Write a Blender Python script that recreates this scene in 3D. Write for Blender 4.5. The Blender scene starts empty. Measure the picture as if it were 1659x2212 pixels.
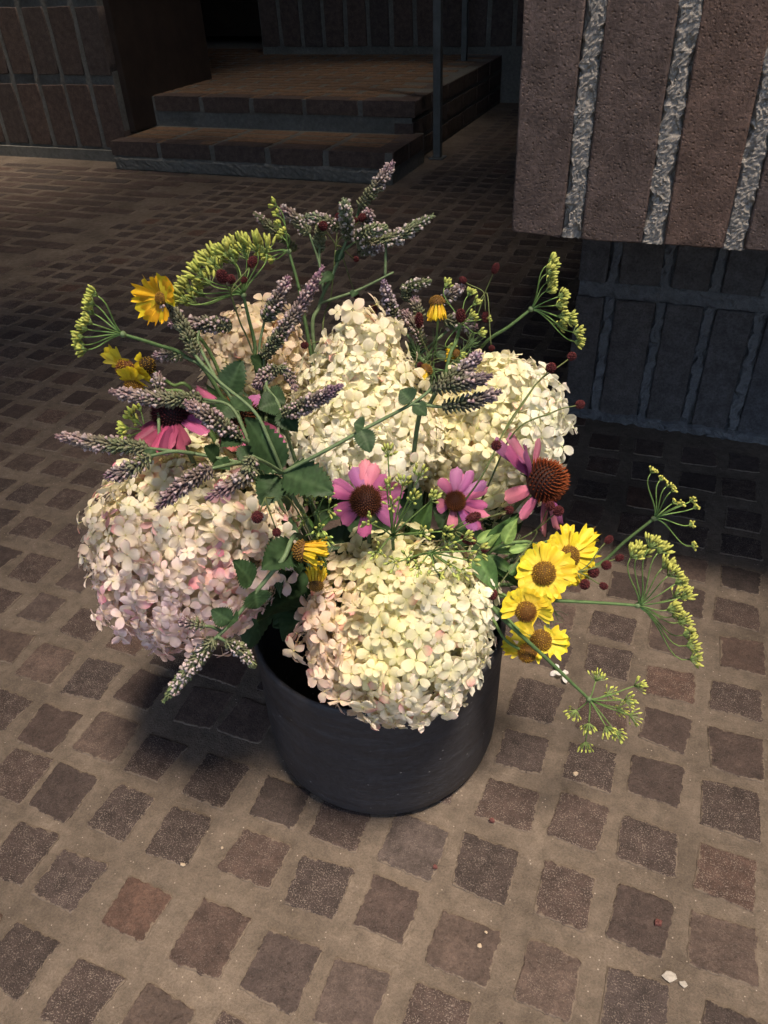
import bpy, math, random
import numpy as np
from mathutils import Vector, Matrix, noise
from math import sin, cos, pi, radians

random.seed(7)
SC = bpy.context.scene
COL = SC.collection
V = Vector

# ------------------------------------------------------------------ camera
CAM_H = 0.84
PITCH, ROLL, YAW = radians(36.58), radians(-2.76), radians(-22.74)
fw = V((sin(YAW)*cos(PITCH), cos(YAW)*cos(PITCH), -sin(PITCH)))
r0 = V((cos(YAW), -sin(YAW), 0)); u0 = r0.cross(fw)
cr = r0*cos(ROLL) + u0*sin(ROLL); cu = u0*cos(ROLL) - r0*sin(ROLL)
CAM = V((0, 0, CAM_H))
cam_d = bpy.data.cameras.new('camera'); cam = bpy.data.objects.new('camera', cam_d); COL.objects.link(cam)
M = Matrix.Identity(4)
for i in range(3):
    M[i][0], M[i][1], M[i][2], M[i][3] = cr[i], cu[i], -fw[i], CAM[i]
cam.matrix_world = M
cam_d.sensor_fit = 'VERTICAL'; cam_d.sensor_height = 36.0; cam_d.sensor_width = 27.0
cam_d.lens = 1662.0/2212.0*36.0; cam_d.clip_start = 0.02; cam_d.clip_end = 200
SC.camera = cam

# ------------------------------------------------------------------ light
SUN_DIR = V((-0.25, 0.13, -1.0)).normalized()          # the way the light travels
sun_el = math.asin(-SUN_DIR.z); sun_az = math.atan2(-SUN_DIR.x, -SUN_DIR.y)
w = bpy.data.worlds.new('World'); SC.world = w; w.use_nodes = True
nt = w.node_tree
sky = nt.nodes.new('ShaderNodeTexSky'); sky.sky_type = 'NISHITA'; sky.sun_disc = False
sky.dust_density = 2.5; sky.ozone_density = 0.7; sky.sun_elevation = sun_el; sky.sun_rotation = sun_az
bg = nt.nodes['Background']; bg.inputs['Strength'].default_value = 0.15
nt.links.new(sky.outputs['Color'], bg.inputs['Color'])
sd = bpy.data.lights.new('sun', 'SUN'); so = bpy.data.objects.new('sun', sd); COL.objects.link(so)
sd.energy = 3.2; sd.angle = radians(11.0); sd.color = (1.0, 0.84, 0.68)
so.rotation_euler = SUN_DIR.to_track_quat('-Z', 'Y').to_euler(); so.location = (1.5, -1, 6)
vs = SC.view_settings
vs.view_transform = 'Standard'; vs.look = 'None'; vs.gamma = 1; vs.exposure = 1.5; vs.use_curve_mapping = False
SC.render.engine = 'CYCLES'
SC.cycles.use_denoising = True
SC.cycles.max_bounces = 8; SC.cycles.diffuse_bounces = 7; SC.cycles.glossy_bounces = 2; SC.cycles.transmission_bounces = 2;
SC.cycles.use_adaptive_sampling = True; SC.cycles.adaptive_threshold = 0.04; SC.cycles.transparent_max_bounces = 4
SC.cycles.sample_clamp_indirect = 4.0

# ------------------------------------------------------------------ helpers
def lin(r, g, b):
    f = lambda c: (c/255/12.92) if c/255 <= .04045 else ((c/255+.055)/1.055)**2.4
    return (f(r), f(g), f(b))

def mixc(a, b, t): return tuple(x+(y-x)*t for x, y in zip(a, b))

VASE = V((-0.270, 0.611, 0.0))
HEAD = V((sin(YAW), cos(YAW), 0))
def ray(x, y): return fw + cr*((x-829.5)/1662.0) - cu*((y-1106.0)/1662.0)
def at(x, y, d):
    """a point of the bouquet: where the sight line meets the upright plane d metres behind the vase's axis"""
    v = ray(x, y); s = ((VASE-CAM).dot(HEAD)+d)/v.dot(HEAD); return CAM + v*s
def on_plane(x, y, P, N):
    v = ray(x, y); k = v.dot(N)
    return CAM + v*((P-CAM).dot(N)/k)
def on_floor(x, y, z=0.0):
    v = ray(x, y); return CAM + v*((z-CAM_H)/v.z)

class MB:
    def __init__(s): s.v = []; s.f = []; s.c = []; s.sm = []
    def add(s, vs_, fs_, cols, smooth=True):
        o = len(s.v); s.v += [tuple(p) for p in vs_]
        s.f += [tuple(i+o for i in f) for f in fs_]; s.sm += [smooth]*len(fs_)
        if cols and isinstance(cols[0], (int, float)): s.c += [tuple(cols)]*len(vs_)
        else: s.c += [tuple(c) for c in cols]
    def mesh(s, name, mat, origin=V((0, 0, 0))):
        me = bpy.data.meshes.new(name)
        me.from_pydata([(p[0]-origin[0], p[1]-origin[1], p[2]-origin[2]) for p in s.v], [], s.f)
        me.polygons.foreach_set('use_smooth', s.sm)
        a = me.color_attributes.new('Col', 'FLOAT_COLOR', 'POINT')
        a.data.foreach_set('color', np.array([(c[0], c[1], c[2], 1.0) for c in s.c], dtype=np.float32).ravel())
        if isinstance(mat, (list, tuple)):
            for m in mat: me.materials.append(m)
        elif mat: me.materials.append(mat)
        me.update()
        return me
    def build(s, name, mat, parent=None, origin=None):
        if origin is None: origin = root_of(parent) if parent else V((0, 0, 0))
        o = bpy.data.objects.new(name, s.mesh(name, mat, origin)); COL.objects.link(o)
        if parent: o.parent = parent
        else: o.location = origin
        return o

ROOTS = {}
def root_of(o):
    while o.parent: o = o.parent
    return ROOTS.get(o.name, o.location.copy())
def tag(o, label=None, cat=None, group=None, kind=None):
    if label: o['label'] = label
    if cat: o['category'] = cat
    if group: o['group'] = group
    if kind: o['kind'] = kind
    return o
def thing(name, loc, label, cat, group=None):
    o = bpy.data.objects.new(name, None); COL.objects.link(o); o.empty_display_size = .02
    o.location = loc; ROOTS[o.name] = V(loc)
    return tag(o, label, cat, group)
def put(name, me, parent, mat4, color=None):
    """a part that shares mesh data; mat4 is its place in the world"""
    o = bpy.data.objects.new(name, me); COL.objects.link(o); o.parent = parent
    o.matrix_local = Matrix.Translation(-root_of(parent)) @ mat4
    if color: o.color = (*color, 1)
    return o

def frame(n, up=V((0, 0, 1))):
    n = n.normalized(); x = up.cross(n)
    if x.length < 1e-4: x = V((1, 0, 0)).cross(n)
    x.normalize(); return x, n.cross(x), n

def bez(p0, p1, p2, p3, n):
    out = []
    for i in range(n+1):
        t = i/n; a = 1-t
        out.append(p0*(a*a*a)+p1*(3*a*a*t)+p2*(3*a*t*t)+p3*(t*t*t))
    return out
def spline(pts, n=6):
    """Catmull-Rom through points"""
    P = [pts[0]*2-pts[1]] + list(pts) + [pts[-1]*2-pts[-2]]
    out = []
    for i in range(1, len(P)-2):
        for k in range(n):
            t = k/n; a, b, c, d = P[i-1], P[i], P[i+1], P[i+2]
            out.append(0.5*((2*b)+(c-a)*t+(2*a-5*b+4*c-d)*t*t+(3*b-a-3*c+d)*t*t*t))
    out.append(pts[-1].copy()); return out
def tube(mb, path, rad, col, n=6, col2=None, closed=True):
    vs_, cs, fs = [], [], []
    m = len(path); x = None
    for i, p in enumerate(path):
        t = (path[min(i+1, m-1)]-path[max(i-1, 0)]).normalized()
        if x is None: x = frame(t)[0]
        x = (x - t*x.dot(t)).normalized(); y = t.cross(x)
        r = rad if isinstance(rad, (int, float)) else rad[0]+(rad[1]-rad[0])*i/(m-1)
        c = col if col2 is None else mixc(col, col2, i/(m-1))
        for k in range(n):
            a = 2*pi*k/n; vs_.append(p+(x*cos(a)+y*sin(a))*r); cs.append(c)
    for i in range(m-1):
        for k in range(n):
            a, b = i*n+k, i*n+(k+1) % n; fs.append((a, b, b+n, a+n))
    if closed: fs += [tuple(range(n))[::-1], tuple(range((m-1)*n, m*n))]
    mb.add(vs_, fs, cs)
def pod(mb, p, d, L, r, col, col2=None, n=5, prof=((0, .35), (.25, .9), (.6, 1), (.88, .65), (1, .15))):
    x, y, z = frame(d); vs_, cs, fs = [], [], []
    for t, q in prof:
        for k in range(n):
            a = 2*pi*k/n; vs_.append(p+z*(L*t)+(x*cos(a)+y*sin(a))*(r*q)); cs.append(mixc(col, col2 or col, t))
    m = len(prof)
    for i in range(m-1):
        for k in range(n):
            a, b = i*n+k, i*n+(k+1) % n; fs.append((a, b, b+n, a+n))
    fs += [tuple(range(n))[::-1], tuple(range((m-1)*n, m*n))]
    mb.add(vs_, fs, cs)
def box(mb, x0, x1, y0, y1, z0, z1, col=(1, 1, 1)):
    mb.add([(x0, y0, z0), (x1, y0, z0), (x1, y1, z0), (x0, y1, z0), (x0, y0, z1), (x1, y0, z1), (x1, y1, z1), (x0, y1, z1)],
           [(3, 2, 1, 0), (4, 5, 6, 7), (0, 1, 5, 4), (1, 2, 6, 5), (2, 3, 7, 6), (3, 0, 4, 7)], col, False)

# ------------------------------------------------------------------ materials
def nodes(name, rough=.8, spec=.3):
    m = bpy.data.materials.new(name); m.use_nodes = True; n = m.node_tree
    b = n.nodes['Principled BSDF']; b.inputs['Roughness'].default_value = rough
    b.inputs['Specular IOR Level'].default_value = spec
    return m, n, b
def N(n, t, **kw):
    o = n.nodes.new(t)
    for k, v in kw.items():
        if k in o.inputs.keys() if isinstance(k, str) else False: o.inputs[k].default_value = v
        else: setattr(o, k, v)
    return o
def noise_tex(n, scale, detail=4, rough=.55, coord='Object', vec=None):
    t = n.nodes.new('ShaderNodeTexNoise'); t.inputs['Scale'].default_value = scale
    t.inputs['Detail'].default_value = detail; t.inputs['Roughness'].default_value = rough
    if vec is None:
        tc = n.nodes.new('ShaderNodeTexCoord'); vec = tc.outputs[coord]
    n.links.new(vec, t.inputs['Vector']); return t
def ramp(n, src, stops):
    r = n.nodes.new('ShaderNodeValToRGB'); e = r.color_ramp.elements
    while len(e) < len(stops): e.new(.5)
    for el, (p, c) in zip(e, stops):
        el.position = p; el.color = (*c, 1) if len(c) == 3 else c
    n.links.new(src, r.inputs['Fac']); return r
def mixrgb(n, a, b, fac, blend='MIX'):
    m = n.nodes.new('ShaderNodeMix'); m.data_type = 'RGBA'; m.blend_type = blend
    for k, s in ((6, a), (7, b), (0, fac)):
        if hasattr(s, 'links') or hasattr(s, 'is_linked'): n.links.new(s, m.inputs[k])
        elif k == 0: m.inputs[0].default_value = s
        else: m.inputs[k].default_value = (*s, 1)
    return m.outputs[2]
def bump(n, b, h, strength, dist):
    bp = n.nodes.new('ShaderNodeBump'); bp.inputs['Strength'].default_value = strength
    bp.inputs['Distance'].default_value = dist; n.links.new(h, bp.inputs['Height'])
    n.links.new(bp.outputs['Normal'], b.inputs['Normal']); return bp
def math_n(n, op, a, b=None):
    m = n.nodes.new('ShaderNodeMath'); m.operation = op
    for k, s in ((0, a), (1, b)):
        if s is None: continue
        if hasattr(s, 'is_linked'): n.links.new(s, m.inputs[k])
        else: m.inputs[k].default_value = s
    return m.outputs[0]

def plant_mat(name, rough=.55, spec=.25, trans=.25, objcol=False, var=.25, scale=180):
    m, n, b = nodes(name, rough, spec)
    at_ = n.nodes.new('ShaderNodeAttribute'); at_.attribute_name = 'Col'
    c = at_.outputs['Color']
    if objcol:
        oi = n.nodes.new('ShaderNodeObjectInfo'); c = mixrgb(n, oi.outputs['Color'], c, 1.0, 'MULTIPLY')
    nz = noise_tex(n, scale, 3)
    rp = ramp(n, nz.outputs['Fac'], [(.3, (1-var,)*3), (.7, (1+var*.35,)*3)])
    c = mixrgb(n, c, rp.outputs['Color'], 1.0, 'MULTIPLY')
    n.links.new(c, b.inputs['Base Color'])
    bump(n, b, nz.outputs['Fac'], .25, .0006)
    if trans:
        tr = n.nodes.new('ShaderNodeBsdfTranslucent'); n.links.new(c, tr.inputs['Color'])
        mx = n.nodes.new('ShaderNodeMixShader'); mx.inputs[0].default_value = trans
        out = n.nodes['Material Output']
        n.links.new(b.outputs[0], mx.inputs[1]); n.links.new(tr.outputs[0], mx.inputs[2]); n.links.new(mx.outputs[0], out.inputs[0])
    return m
M_FLORET = plant_mat('floret', .65, .12, .55, True, .10, 150)
M_PETAL = plant_mat('petal', .55, .2, .4, False, .16, 160)
M_LEAF = plant_mat('leaf', .55, .16, .15, False, .30, 140)
M_STEM = plant_mat('stem', .6, .15, 0, False, .25, 200)
M_BUD = plant_mat('bud', .65, .2, .12, False, .28, 400)
M_DARK = plant_mat('seed_head', .7, .15, 0, False, .4, 500)

def brick_mat(name, stops, speck=0.0, bumpy=.5, speck_col=(.165, .132, .112), pit=True, rough=.8, film=None):
    m, n, b = nodes(name, rough, .3)
    oi = n.nodes.new('ShaderNodeObjectInfo')
    ge = n.nodes.new('ShaderNodeNewGeometry'); pos = ge.outputs['Position']
    rnd = n.nodes.new('ShaderNodeAttribute'); rnd.attribute_name = 'Col'
    sep = n.nodes.new('ShaderNodeSeparateColor'); n.links.new(rnd.outputs['Color'], sep.inputs[0])
    tone = math_n(n, 'FRACT', math_n(n, 'ADD', oi.outputs['Random'], sep.outputs[0]))
    rp = ramp(n, tone, stops); rp.color_ramp.interpolation = 'LINEAR'
    n1 = noise_tex(n, 38, 6, .65, vec=pos); n2 = noise_tex(n, 260, 5, .7, vec=pos)
    v1 = ramp(n, n1.outputs['Fac'], [(.32, (.62, .6, .58)), (.68, (1.3, 1.28, 1.25))])
    c = mixrgb(n, rp.outputs['Color'], v1.outputs['Color'], 1.0, 'MULTIPLY')
    v2 = ramp(n, n2.outputs['Fac'], [(.36, (.6, .6, .6)), (.62, (1.25, 1.25, 1.25))])
    c = mixrgb(n, c, v2.outputs['Color'], .8, 'MULTIPLY')
    h = n2.outputs['Fac']
    if speck:
        g1 = noise_tex(n, 620, 2, .6, vec=pos); g2 = noise_tex(n, 90, 3, .6, vec=pos)
        gm = ramp(n, math_n(n, 'ADD', g1.outputs['Fac'], math_n(n, 'MULTIPLY', math_n(n, 'SUBTRACT', g2.outputs['Fac'], .5), .35)), [(.55, (0, 0, 0)), (.66, (1, 1, 1))])
        msk = math_n(n, 'MULTIPLY', gm.outputs['Color'], speck)
        # some bricks are smooth-faced, others gritty
        gr = ramp(n, math_n(n, 'FRACT', math_n(n, 'MULTIPLY', tone, 7.3)), [(.25, (.22,)*3), (.5, (1, 1, 1))])
        msk = math_n(n, 'MULTIPLY', msk, gr.outputs['Color'])
        c = mixrgb(n, c, speck_col, msk)
        h = math_n(n, 'ADD', h, math_n(n, 'MULTIPLY', msk, .8))
    if film:
        fn = noise_tex(n, 120, 5, .7, vec=pos); fn2 = noise_tex(n, 16, 3, .6, vec=pos)
        e = math_n(n, 'ADD', math_n(n, 'MULTIPLY', sep.outputs[1], .75), math_n(n, 'ADD', math_n(n, 'MULTIPLY', math_n(n, 'SUBTRACT', fn.outputs['Fac'], .5), 1.5), math_n(n, 'MULTIPLY', math_n(n, 'SUBTRACT', fn2.outputs['Fac'], .5), .9)))
        fm = ramp(n, e, [(.55, (0, 0, 0)), (.72, (.85, .85, .85))])
        c = mixrgb(n, c, film, fm.outputs['Color'])
    n.links.new(c, b.inputs['Base Color'])
    h = math_n(n, 'ADD', math_n(n, 'MULTIPLY', n1.outputs['Fac'], .8), h)
    if pit:
        vp = n.nodes.new('ShaderNodeTexVoronoi'); vp.inputs['Scale'].default_value = 190; n.links.new(pos, vp.inputs['Vector'])
        pt = ramp(n, vp.outputs['Distance'], [(.12, (0, 0, 0)), (.3, (1, 1, 1))])
        h = math_n(n, 'ADD', h, math_n(n, 'MULTIPLY', pt.outputs['Color'], .7))
    bump(n, b, h, bumpy, .0022)
    return m
def mortar_mat(name, c0, c1, speck=.4, bstr=.5, scale=1.0, con=1.0):
    m, n, b = nodes(name, .9, .2)
    ge = n.nodes.new('ShaderNodeNewGeometry'); pos = ge.outputs['Position']
    n0 = noise_tex(n, 7*scale, 5, .6, vec=pos); n1 = noise_tex(n, 60*scale, 6, .65, vec=pos); n2 = noise_tex(n, 420*scale, 4, .7, vec=pos)
    r0_ = ramp(n, n0.outputs['Fac'], [(.3, c0), (.7, c1)])
    v1 = ramp(n, n1.outputs['Fac'], [(.3, (1-.28*con,)*3), (.7, (1+.18*con,)*3)])
    c = mixrgb(n, r0_.outputs['Color'], v1.outputs['Color'], 1.0, 'MULTIPLY')
    v2 = ramp(n, n2.outputs['Fac'], [(.35, (.7,)*3), (.65, (1.2,)*3)])
    c = mixrgb(n, c, v2.outputs['Color'], .7, 'MULTIPLY')
    vo = n.nodes.new('ShaderNodeTexVoronoi'); vo.inputs['Scale'].default_value = 210; n.links.new(pos, vo.inputs['Vector'])
    dm = ramp(n, vo.outputs['Distance'], [(.1, (1, 1, 1)), (.2, (0, 0, 0))])
    pk = ramp(n, vo.outputs['Color'], [(.74, (0, 0, 0)), (.80, (1, 1, 1))])
    c = mixrgb(n, c, (.42, .36, .30), math_n(n, 'MULTIPLY', math_n(n, 'MULTIPLY', dm.outputs['Color'], pk.outputs['Color']), speck))
    n.links.new(c, b.inputs['Base Color'])
    h = math_n(n, 'ADD', math_n(n, 'MULTIPLY', n1.outputs['Fac'], 1.2), math_n(n, 'MULTIPLY', n2.outputs['Fac'], .6))
    bump(n, b, h, bstr, .003)
    return m
M_FBRICK = brick_mat('floor_brick', [(0, (.026, .019, .017)), (.25, (.042, .029, .025)), (.5, (.030, .022, .020)), (.7, (.048, .031, .025)), (.88, (.037, .028, .026)), (1, (.068, .038, .027))], .8, .5, film=(.122, .096, .072))
M_FBRICK2 = brick_mat('floor_brick_worn', [(0, (.050, .036, .030)), (.5, (.066, .046, .038)), (1, (.044, .036, .034))], .4, .45, film=(.122, .096, .072))
M_WBRICK = brick_mat('wall_brick', [(0, (.073, .054, .049)), (.3, (.087, .061, .053)), (.6, (.076, .057, .052)), (1, (.098, .063, .050))], 0, .8, pit=True)
M_DBRICK = brick_mat('base_brick', [(0, (.060, .059, .064)), (.5, (.070, .064, .064)), (1, (.056, .058, .066))], 0, .7)
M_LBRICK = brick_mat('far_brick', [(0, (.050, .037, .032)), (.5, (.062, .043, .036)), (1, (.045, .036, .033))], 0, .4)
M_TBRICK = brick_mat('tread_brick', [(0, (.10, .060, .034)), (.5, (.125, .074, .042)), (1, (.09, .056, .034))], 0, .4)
M_FMORTAR = mortar_mat('floor_mortar', (.068, .054, .042), (.136, .109, .085), .55, .8)
M_WMORTAR = mortar_mat('wall_mortar', (.215, .196, .172), (.255, .234, .207), .2, .6, 2.2, .4)
M_GMORTAR = mortar_mat('grey_mortar', (.085, .084, .076), (.115, .114, .104), .15, .5)
M_BMORTAR = mortar_mat('base_mortar', (.095, .10, .108), (.13, .135, .145), .15, .9)

def vase_mat():
    m, n, b = nodes('vase_clay', .62, .35)
    tc = n.nodes.new('ShaderNodeTexCoord'); mp = n.nodes.new('ShaderNodeMapping'); n.links.new(tc.outputs['Object'], mp.inputs['Vector'])
    mp.inputs['Scale'].default_value = (1, 1, 9)
    n1 = noise_tex(n, 9, 6, .65, vec=mp.outputs['Vector']); n2 = noise_tex(n, 130, 5, .7)
    r = ramp(n, n1.outputs['Fac'], [(.3, (.021, .020, .022)), (.55, (.030, .029, .032)), (.75, (.044, .042, .045))])
    v = ramp(n, n2.outputs['Fac'], [(.35, (.75,)*3), (.65, (1.2,)*3)])
    c = mixrgb(n, r.outputs['Color'], v.outputs['Color'], 1.0, 'MULTIPLY')
    vo = n.nodes.new('ShaderNodeTexVoronoi'); vo.inputs['Scale'].default_value = 95; n.links.new(tc.outputs['Object'], vo.inputs['Vector'])
    dm = ramp(n, vo.outputs['Distance'], [(.05, (1, 1, 1)), (.14, (0, 0, 0))])
    pk = ramp(n, vo.outputs['Color'], [(.7, (0, 0, 0)), (.76, (1, 1, 1))])
    c = mixrgb(n, c, (.24, .23, .22), math_n(n, 'MULTIPLY', dm.outputs['Color'], pk.outputs['Color']))
    n.links.new(c, b.inputs['Base Color'])
    rr = ramp(n, n1.outputs['Fac'], [(.3, (.5,)*3), (.7, (.75,)*3)]); n.links.new(rr.outputs['Color'], b.inputs['Roughness'])
    bump(n, b, math_n(n, 'ADD', n1.outputs['Fac'], math_n(n, 'MULTIPLY', n2.outputs['Fac'], .35)), .35, .003)
    return m
M_VASE = vase_mat()
def plain(name, col, rough=.6, metal=0, var=.3, scale=20):
    m, n, b = nodes(name, rough, .4); b.inputs['Metallic'].default_value = metal
    nz = noise_tex(n, scale, 5); r = ramp(n, nz.outputs['Fac'], [(.3, tuple(x*(1-var) for x in col)), (.7, tuple(x*(1+var) for x in col))])
    n.links.new(r.outputs['Color'], b.inputs['Base Color']); bump(n, b, nz.outputs['Fac'], .2, .002); return m
M_STEEL = plain('grey_steel', (.07, .078, .08), .5, .3, .2, 30)
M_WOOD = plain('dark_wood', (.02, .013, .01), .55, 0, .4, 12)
M_CEIL = plain('ceiling_brick', (.05, .04, .035), .9, 0, .3, 4)
M_CRUMB = plain('crumb', (.30, .24, .17), .8, 0, .2, 300)
M_CRUMB_W = plain('lime_spot', (.26, .24, .21), .85, 0, .2, 300)
M_CRUMB_R = plain('dry_bit', (.09, .03, .025), .8, 0, .4, 300)

# ------------------------------------------------------------------ floor
GX0, GY0, GA, GB = 0.08277, 0.798, 0.08586, 0.086185
NUDGE = {(0,0):(1,-4),(0,2):(-3,6),(0,3):(-4,3),(0,4):(-3,1),(-1,1):(6,-3),(-1,2):(5,0),(-1,3):(3,7),(-1,4):(4,-1),(-1,5):(3,-3),(-2,1):(4,-6),(-2,2):(6,-5),(-2,3):(6,-2),(-2,4):(0,1),(-2,5):(2,-3),(1,1):(0,-6),(1,2):(-3,-3),(1,3):(-6,-4),(1,4):(-7,2),(-3,4):(3,-2),(-3,5):(0,8),(-3,6):(-4,-2),(-4,5):(6,3),(-5,5):(8,7),(-6,5):(-5,1),(-7,5):(-4,3),(-8,5):(-5,4),(-9,5):(10,5),(-4,6):(4,-1),(-5,6):(6,0),(-7,6):(-7,-1),(-8,6):(4,7),(-5,4):(3,-3),(-6,4):(-4,-3),(-7,4):(-10,-3),(-8,4):(-4,5),(-9,4):(-5,-9),(-6,3):(-9,6),(-7,3):(4,3),(-8,3):(-8,6),(-9,3):(-3,-4),(-10,3):(-1,-3),(-6,7):(0,-9)}
def floor_mesh():
    # the mortar bed: a fine uneven sheet near the vase, coarse far away
    mb = MB()
    xs = list(np.concatenate([np.linspace(-6, -2.2, 12)[:-1], np.linspace(-2.2, -1.0, 40)[:-1], np.linspace(-1.0, 0.8, 200), np.linspace(.8, 6, 10)[1:]]))
    ys = list(np.concatenate([np.linspace(-4, 0, 8)[:-1], np.linspace(0, 1.6, 190), np.linspace(1.6, 3.6, 50)[1:], np.linspace(3.6, 10, 10)[1:]]))
    vs_ = []
    for y in ys:
        for x in xs:
            z = noise.noise(V((x*22, y*22, 1.3)))*.0009 + noise.noise(V((x*70, y*70, 4)))*.0008
            vs_.append((x, y, z))
    nx = len(xs)
    fs = [(j*nx+i, j*nx+i+1, (j+1)*nx+i+1, (j+1)*nx+i) for j in range(len(ys)-1) for i in range(nx-1)]
    mb.add(vs_, fs, (0, 0, 0)); return mb
floor = tag(floor_mesh().build('floor', M_FMORTAR), kind='structure')
ROOTS['floor'] = V((0, 0, 0))
def slab_outline(rng, hx, hy, n_edge, jit):
    pts = []; rad = min(hx, hy)*rng.uniform(.03, .10)
    cs = [(-hx, -hy), (hx, -hy), (hx, hy), (-hx, hy)]
    cs = [(x+rng.gauss(0, jit*.7), y+rng.gauss(0, jit*.7)) for x, y in cs]
    bow = [rng.gauss(0, jit*.35) for _ in range(4)]
    for e in range(4):
        a, b = V((*cs[e], 0)), V((*cs[(e+1) % 4], 0)); d = b-a; nrm = V((d.y, -d.x, 0)).normalized()
        L = d.length
        for k in range(n_edge):
            t = (rad + (L-2*rad)*k/(n_edge-1))/L
            pts.append(a+d*t+nrm*(bow[e]*sin(pi*t)+rng.gauss(0, jit*.26)))
    return pts
def floor_brick_mesh(i, hx, hy, mat, n_edge=9, jit=.0022, top=.0016, col=0.0):
    rng = random.Random(100+i); pts = slab_outline(rng, hx, hy, n_edge, jit); n = len(pts)
    mb = MB(); vs_ = []; fs = []; cs = []
    rings = ((1.02, -.012, 1), (1.0, top-.0012, 1), (.99, top-.0002, 1), (.93, top, .62), (.72, top+.0001, 0))
    for s, z, e in rings:
        for p in pts: vs_.append((p.x*s, p.y*s, z+(rng.gauss(0, .0001) if z > 0 else 0))); cs.append((col, e, 0))
    for l in range(4):
        for k in range(n):
            a, b = l*n+k, l*n+(k+1) % n; fs.append((a, b, b+n, a+n))
    vs_.append((0, 0, top+.0001)); c = len(vs_)-1; cs.append((col, 0, 0))
    mb.add(vs_, fs, cs); mb.sm[3*n:] = [False]*n
    mb.f += [(4*n+k, 4*n+(k+1) % n, c) for k in range(n)]; mb.sm += [False]*n; return mb
SQ = [floor_brick_mesh(i, random.uniform(.0285, .0335), random.uniform(.0280, .0335), None, 13, .0024).mesh('brick', M_FBRICK2 if i % 5 == 4 else M_FBRICK) for i in range(30)]
LONG = [floor_brick_mesh(50+i, .124, .030, None, 4, .0018).mesh('brick', M_LBRICK) for i in range(6)]
cells = []
inv = M.inverted()
def seen(p, m=.12):
    q = inv @ p
    if q.z > -.05: return None
    u, v_ = q.x/-q.z*1662/829.5, q.y/-q.z*1662/1106
    return -q.z if abs(u) < 1+m and abs(v_) < 1+m else None
rng = random.Random(5)
for k in range(-58, 11):
    for j in range(-26, 9):
        dx, dy = NUDGE.get((j, k), (rng.gauss(0, 3), rng.gauss(0, 4.5)))
        p = V((GX0+j*GA+dx/1000, GY0-k*GB+dy/1000, 0))
        if p.x < -2.06: continue
        if p.y > 3.2 and p.x < -1.2 or p.y > 1.46 and p.x > -.16: continue
        if (p.xy-VASE.xy).length < .10: continue
        d = seen(p)
        if d: cells.append((d, p, 'sq', rng.randrange(len(SQ)), rng.gauss(0, .035)))
for k in range(-28, -8):
    off = (k*.37) % 1*.285
    for j in range(-6, 1):
        p = V((-2.19+j*.285-off, GY0-k*GB+rng.gauss(0, .003), 0))
        if p.x > -2.15 or p.y > 3.36: continue
        d = seen(p, .3)
        if d: cells.append((d-2, p, 'long', rng.randrange(len(LONG)), rng.gauss(0, .006)))
cells.sort(key=lambda c: c[0])
rest = MB()
for i, (d, p, kind, v_, rot) in enumerate(cells):
    me = (SQ if kind == 'sq' else LONG)[v_]
    m4 = Matrix.Translation(p) @ Matrix.Rotation(rot+(pi if v_ % 2 else 0), 4, 'Z')
    if i < 300: put('brick', me, floor, m4)
    else:
        cv = rng.random()
        rest.add([m4 @ q.co for q in me.vertices], [tuple(f.vertices) for f in me.polygons], [(cv, c_.color[1], 0) for c_ in me.color_attributes['Col'].data])
o = rest.build('far_bricks', M_FBRICK, floor); o['kind'] = 'stuff'

# ------------------------------------------------------------------ brickwork
def soldier_brick(i, hx, hz, dep, jit=.0012):
    """a brick seen on its long face, its front in the plane y = 0 (facing -y), centred on x and z"""
    rng = random.Random(900+i); pts = slab_outline(rng, hx, hz, 6, jit); n = len(pts); vs_ = []; fs = []
    for s, y in ((1.0, dep), (1.0, .0022), (.992, .0006), (.955, 0)):
        for p in pts: vs_.append((p.x*(1 if s == 1 else 1-(1-s)*hz/hx*.5), y+(rng.gauss(0, .0001) if y < .01 else 0), p.y*s if s > .97 else p.y*.985))
    for l in range(3):
        for k in range(n):
            a, b = l*n+k, l*n+(k+1) % n; fs.append((a, b, b+n, a+n))
    vs_.append((0, 0, 0)); c = len(vs_)-1
    mb = MB(); mb.add(vs_, fs, (0, 0, 0)); mb.f += [(3*n+k, 3*n+(k+1) % n, c) for k in range(n)]; mb.sm += [False]*n; return mb
def joint_strip(x0, x1, z0, z1, y, seed, rag=.008, proud=.0022, step=.0022, depth=.02):
    """crumbly mortar squeezed out of a joint: a lumpy ribbon with ragged edges"""
    mb = MB(); vert = (z1-z0) > (x1-x0)
    L = (z1-z0) if vert else (x1-x0); W = (x1-x0) if vert else (z1-z0)
    rj = random.Random(seed); n = max(8, int(L/step)); m = max(5, int(W/step)+2); vs_ = []; fs = []
    for i in range(n+1):
        l = L*i/n
        ea = noise.noise(V((l*45, seed*3.1, 0)))*rag+noise.noise(V((l*140, seed*3.1, 5)))*rag*.5
        eb = noise.noise(V((l*45, seed*5.7, 9)))*rag+noise.noise(V((l*140, seed*5.7, 2)))*rag*.5
        for k in range(m+1):
            t = k/m; wv = -ea+(W+ea+eb)*t
            h = (noise.noise(V((l*90, wv*120, seed)))*.25+noise.noise(V((l*300, wv*300, seed+3)))*.6+rj.gauss(0, .26))*proud
            edge = min(1, min(t, 1-t)*7)
            yy = y + depth*(1-edge)*.35 - (proud*.5+h)*edge
            pit = noise.noise(V((l*70, wv*90, seed+20)))
            if pit > .25 and 0 < k < m: yy += (pit-.25)*.014
            vs_.append((x0+wv, yy, z0+l) if vert else (x0+l, yy, z0+wv))
    for i in range(n):
        for k in range(m):
            a = i*(m+1)+k; q = (a, a+1, a+m+2, a+m+1); fs.append(q if vert else q[::-1])
    mb.add(vs_, fs, (0, 0, 0), False); return mb

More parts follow.
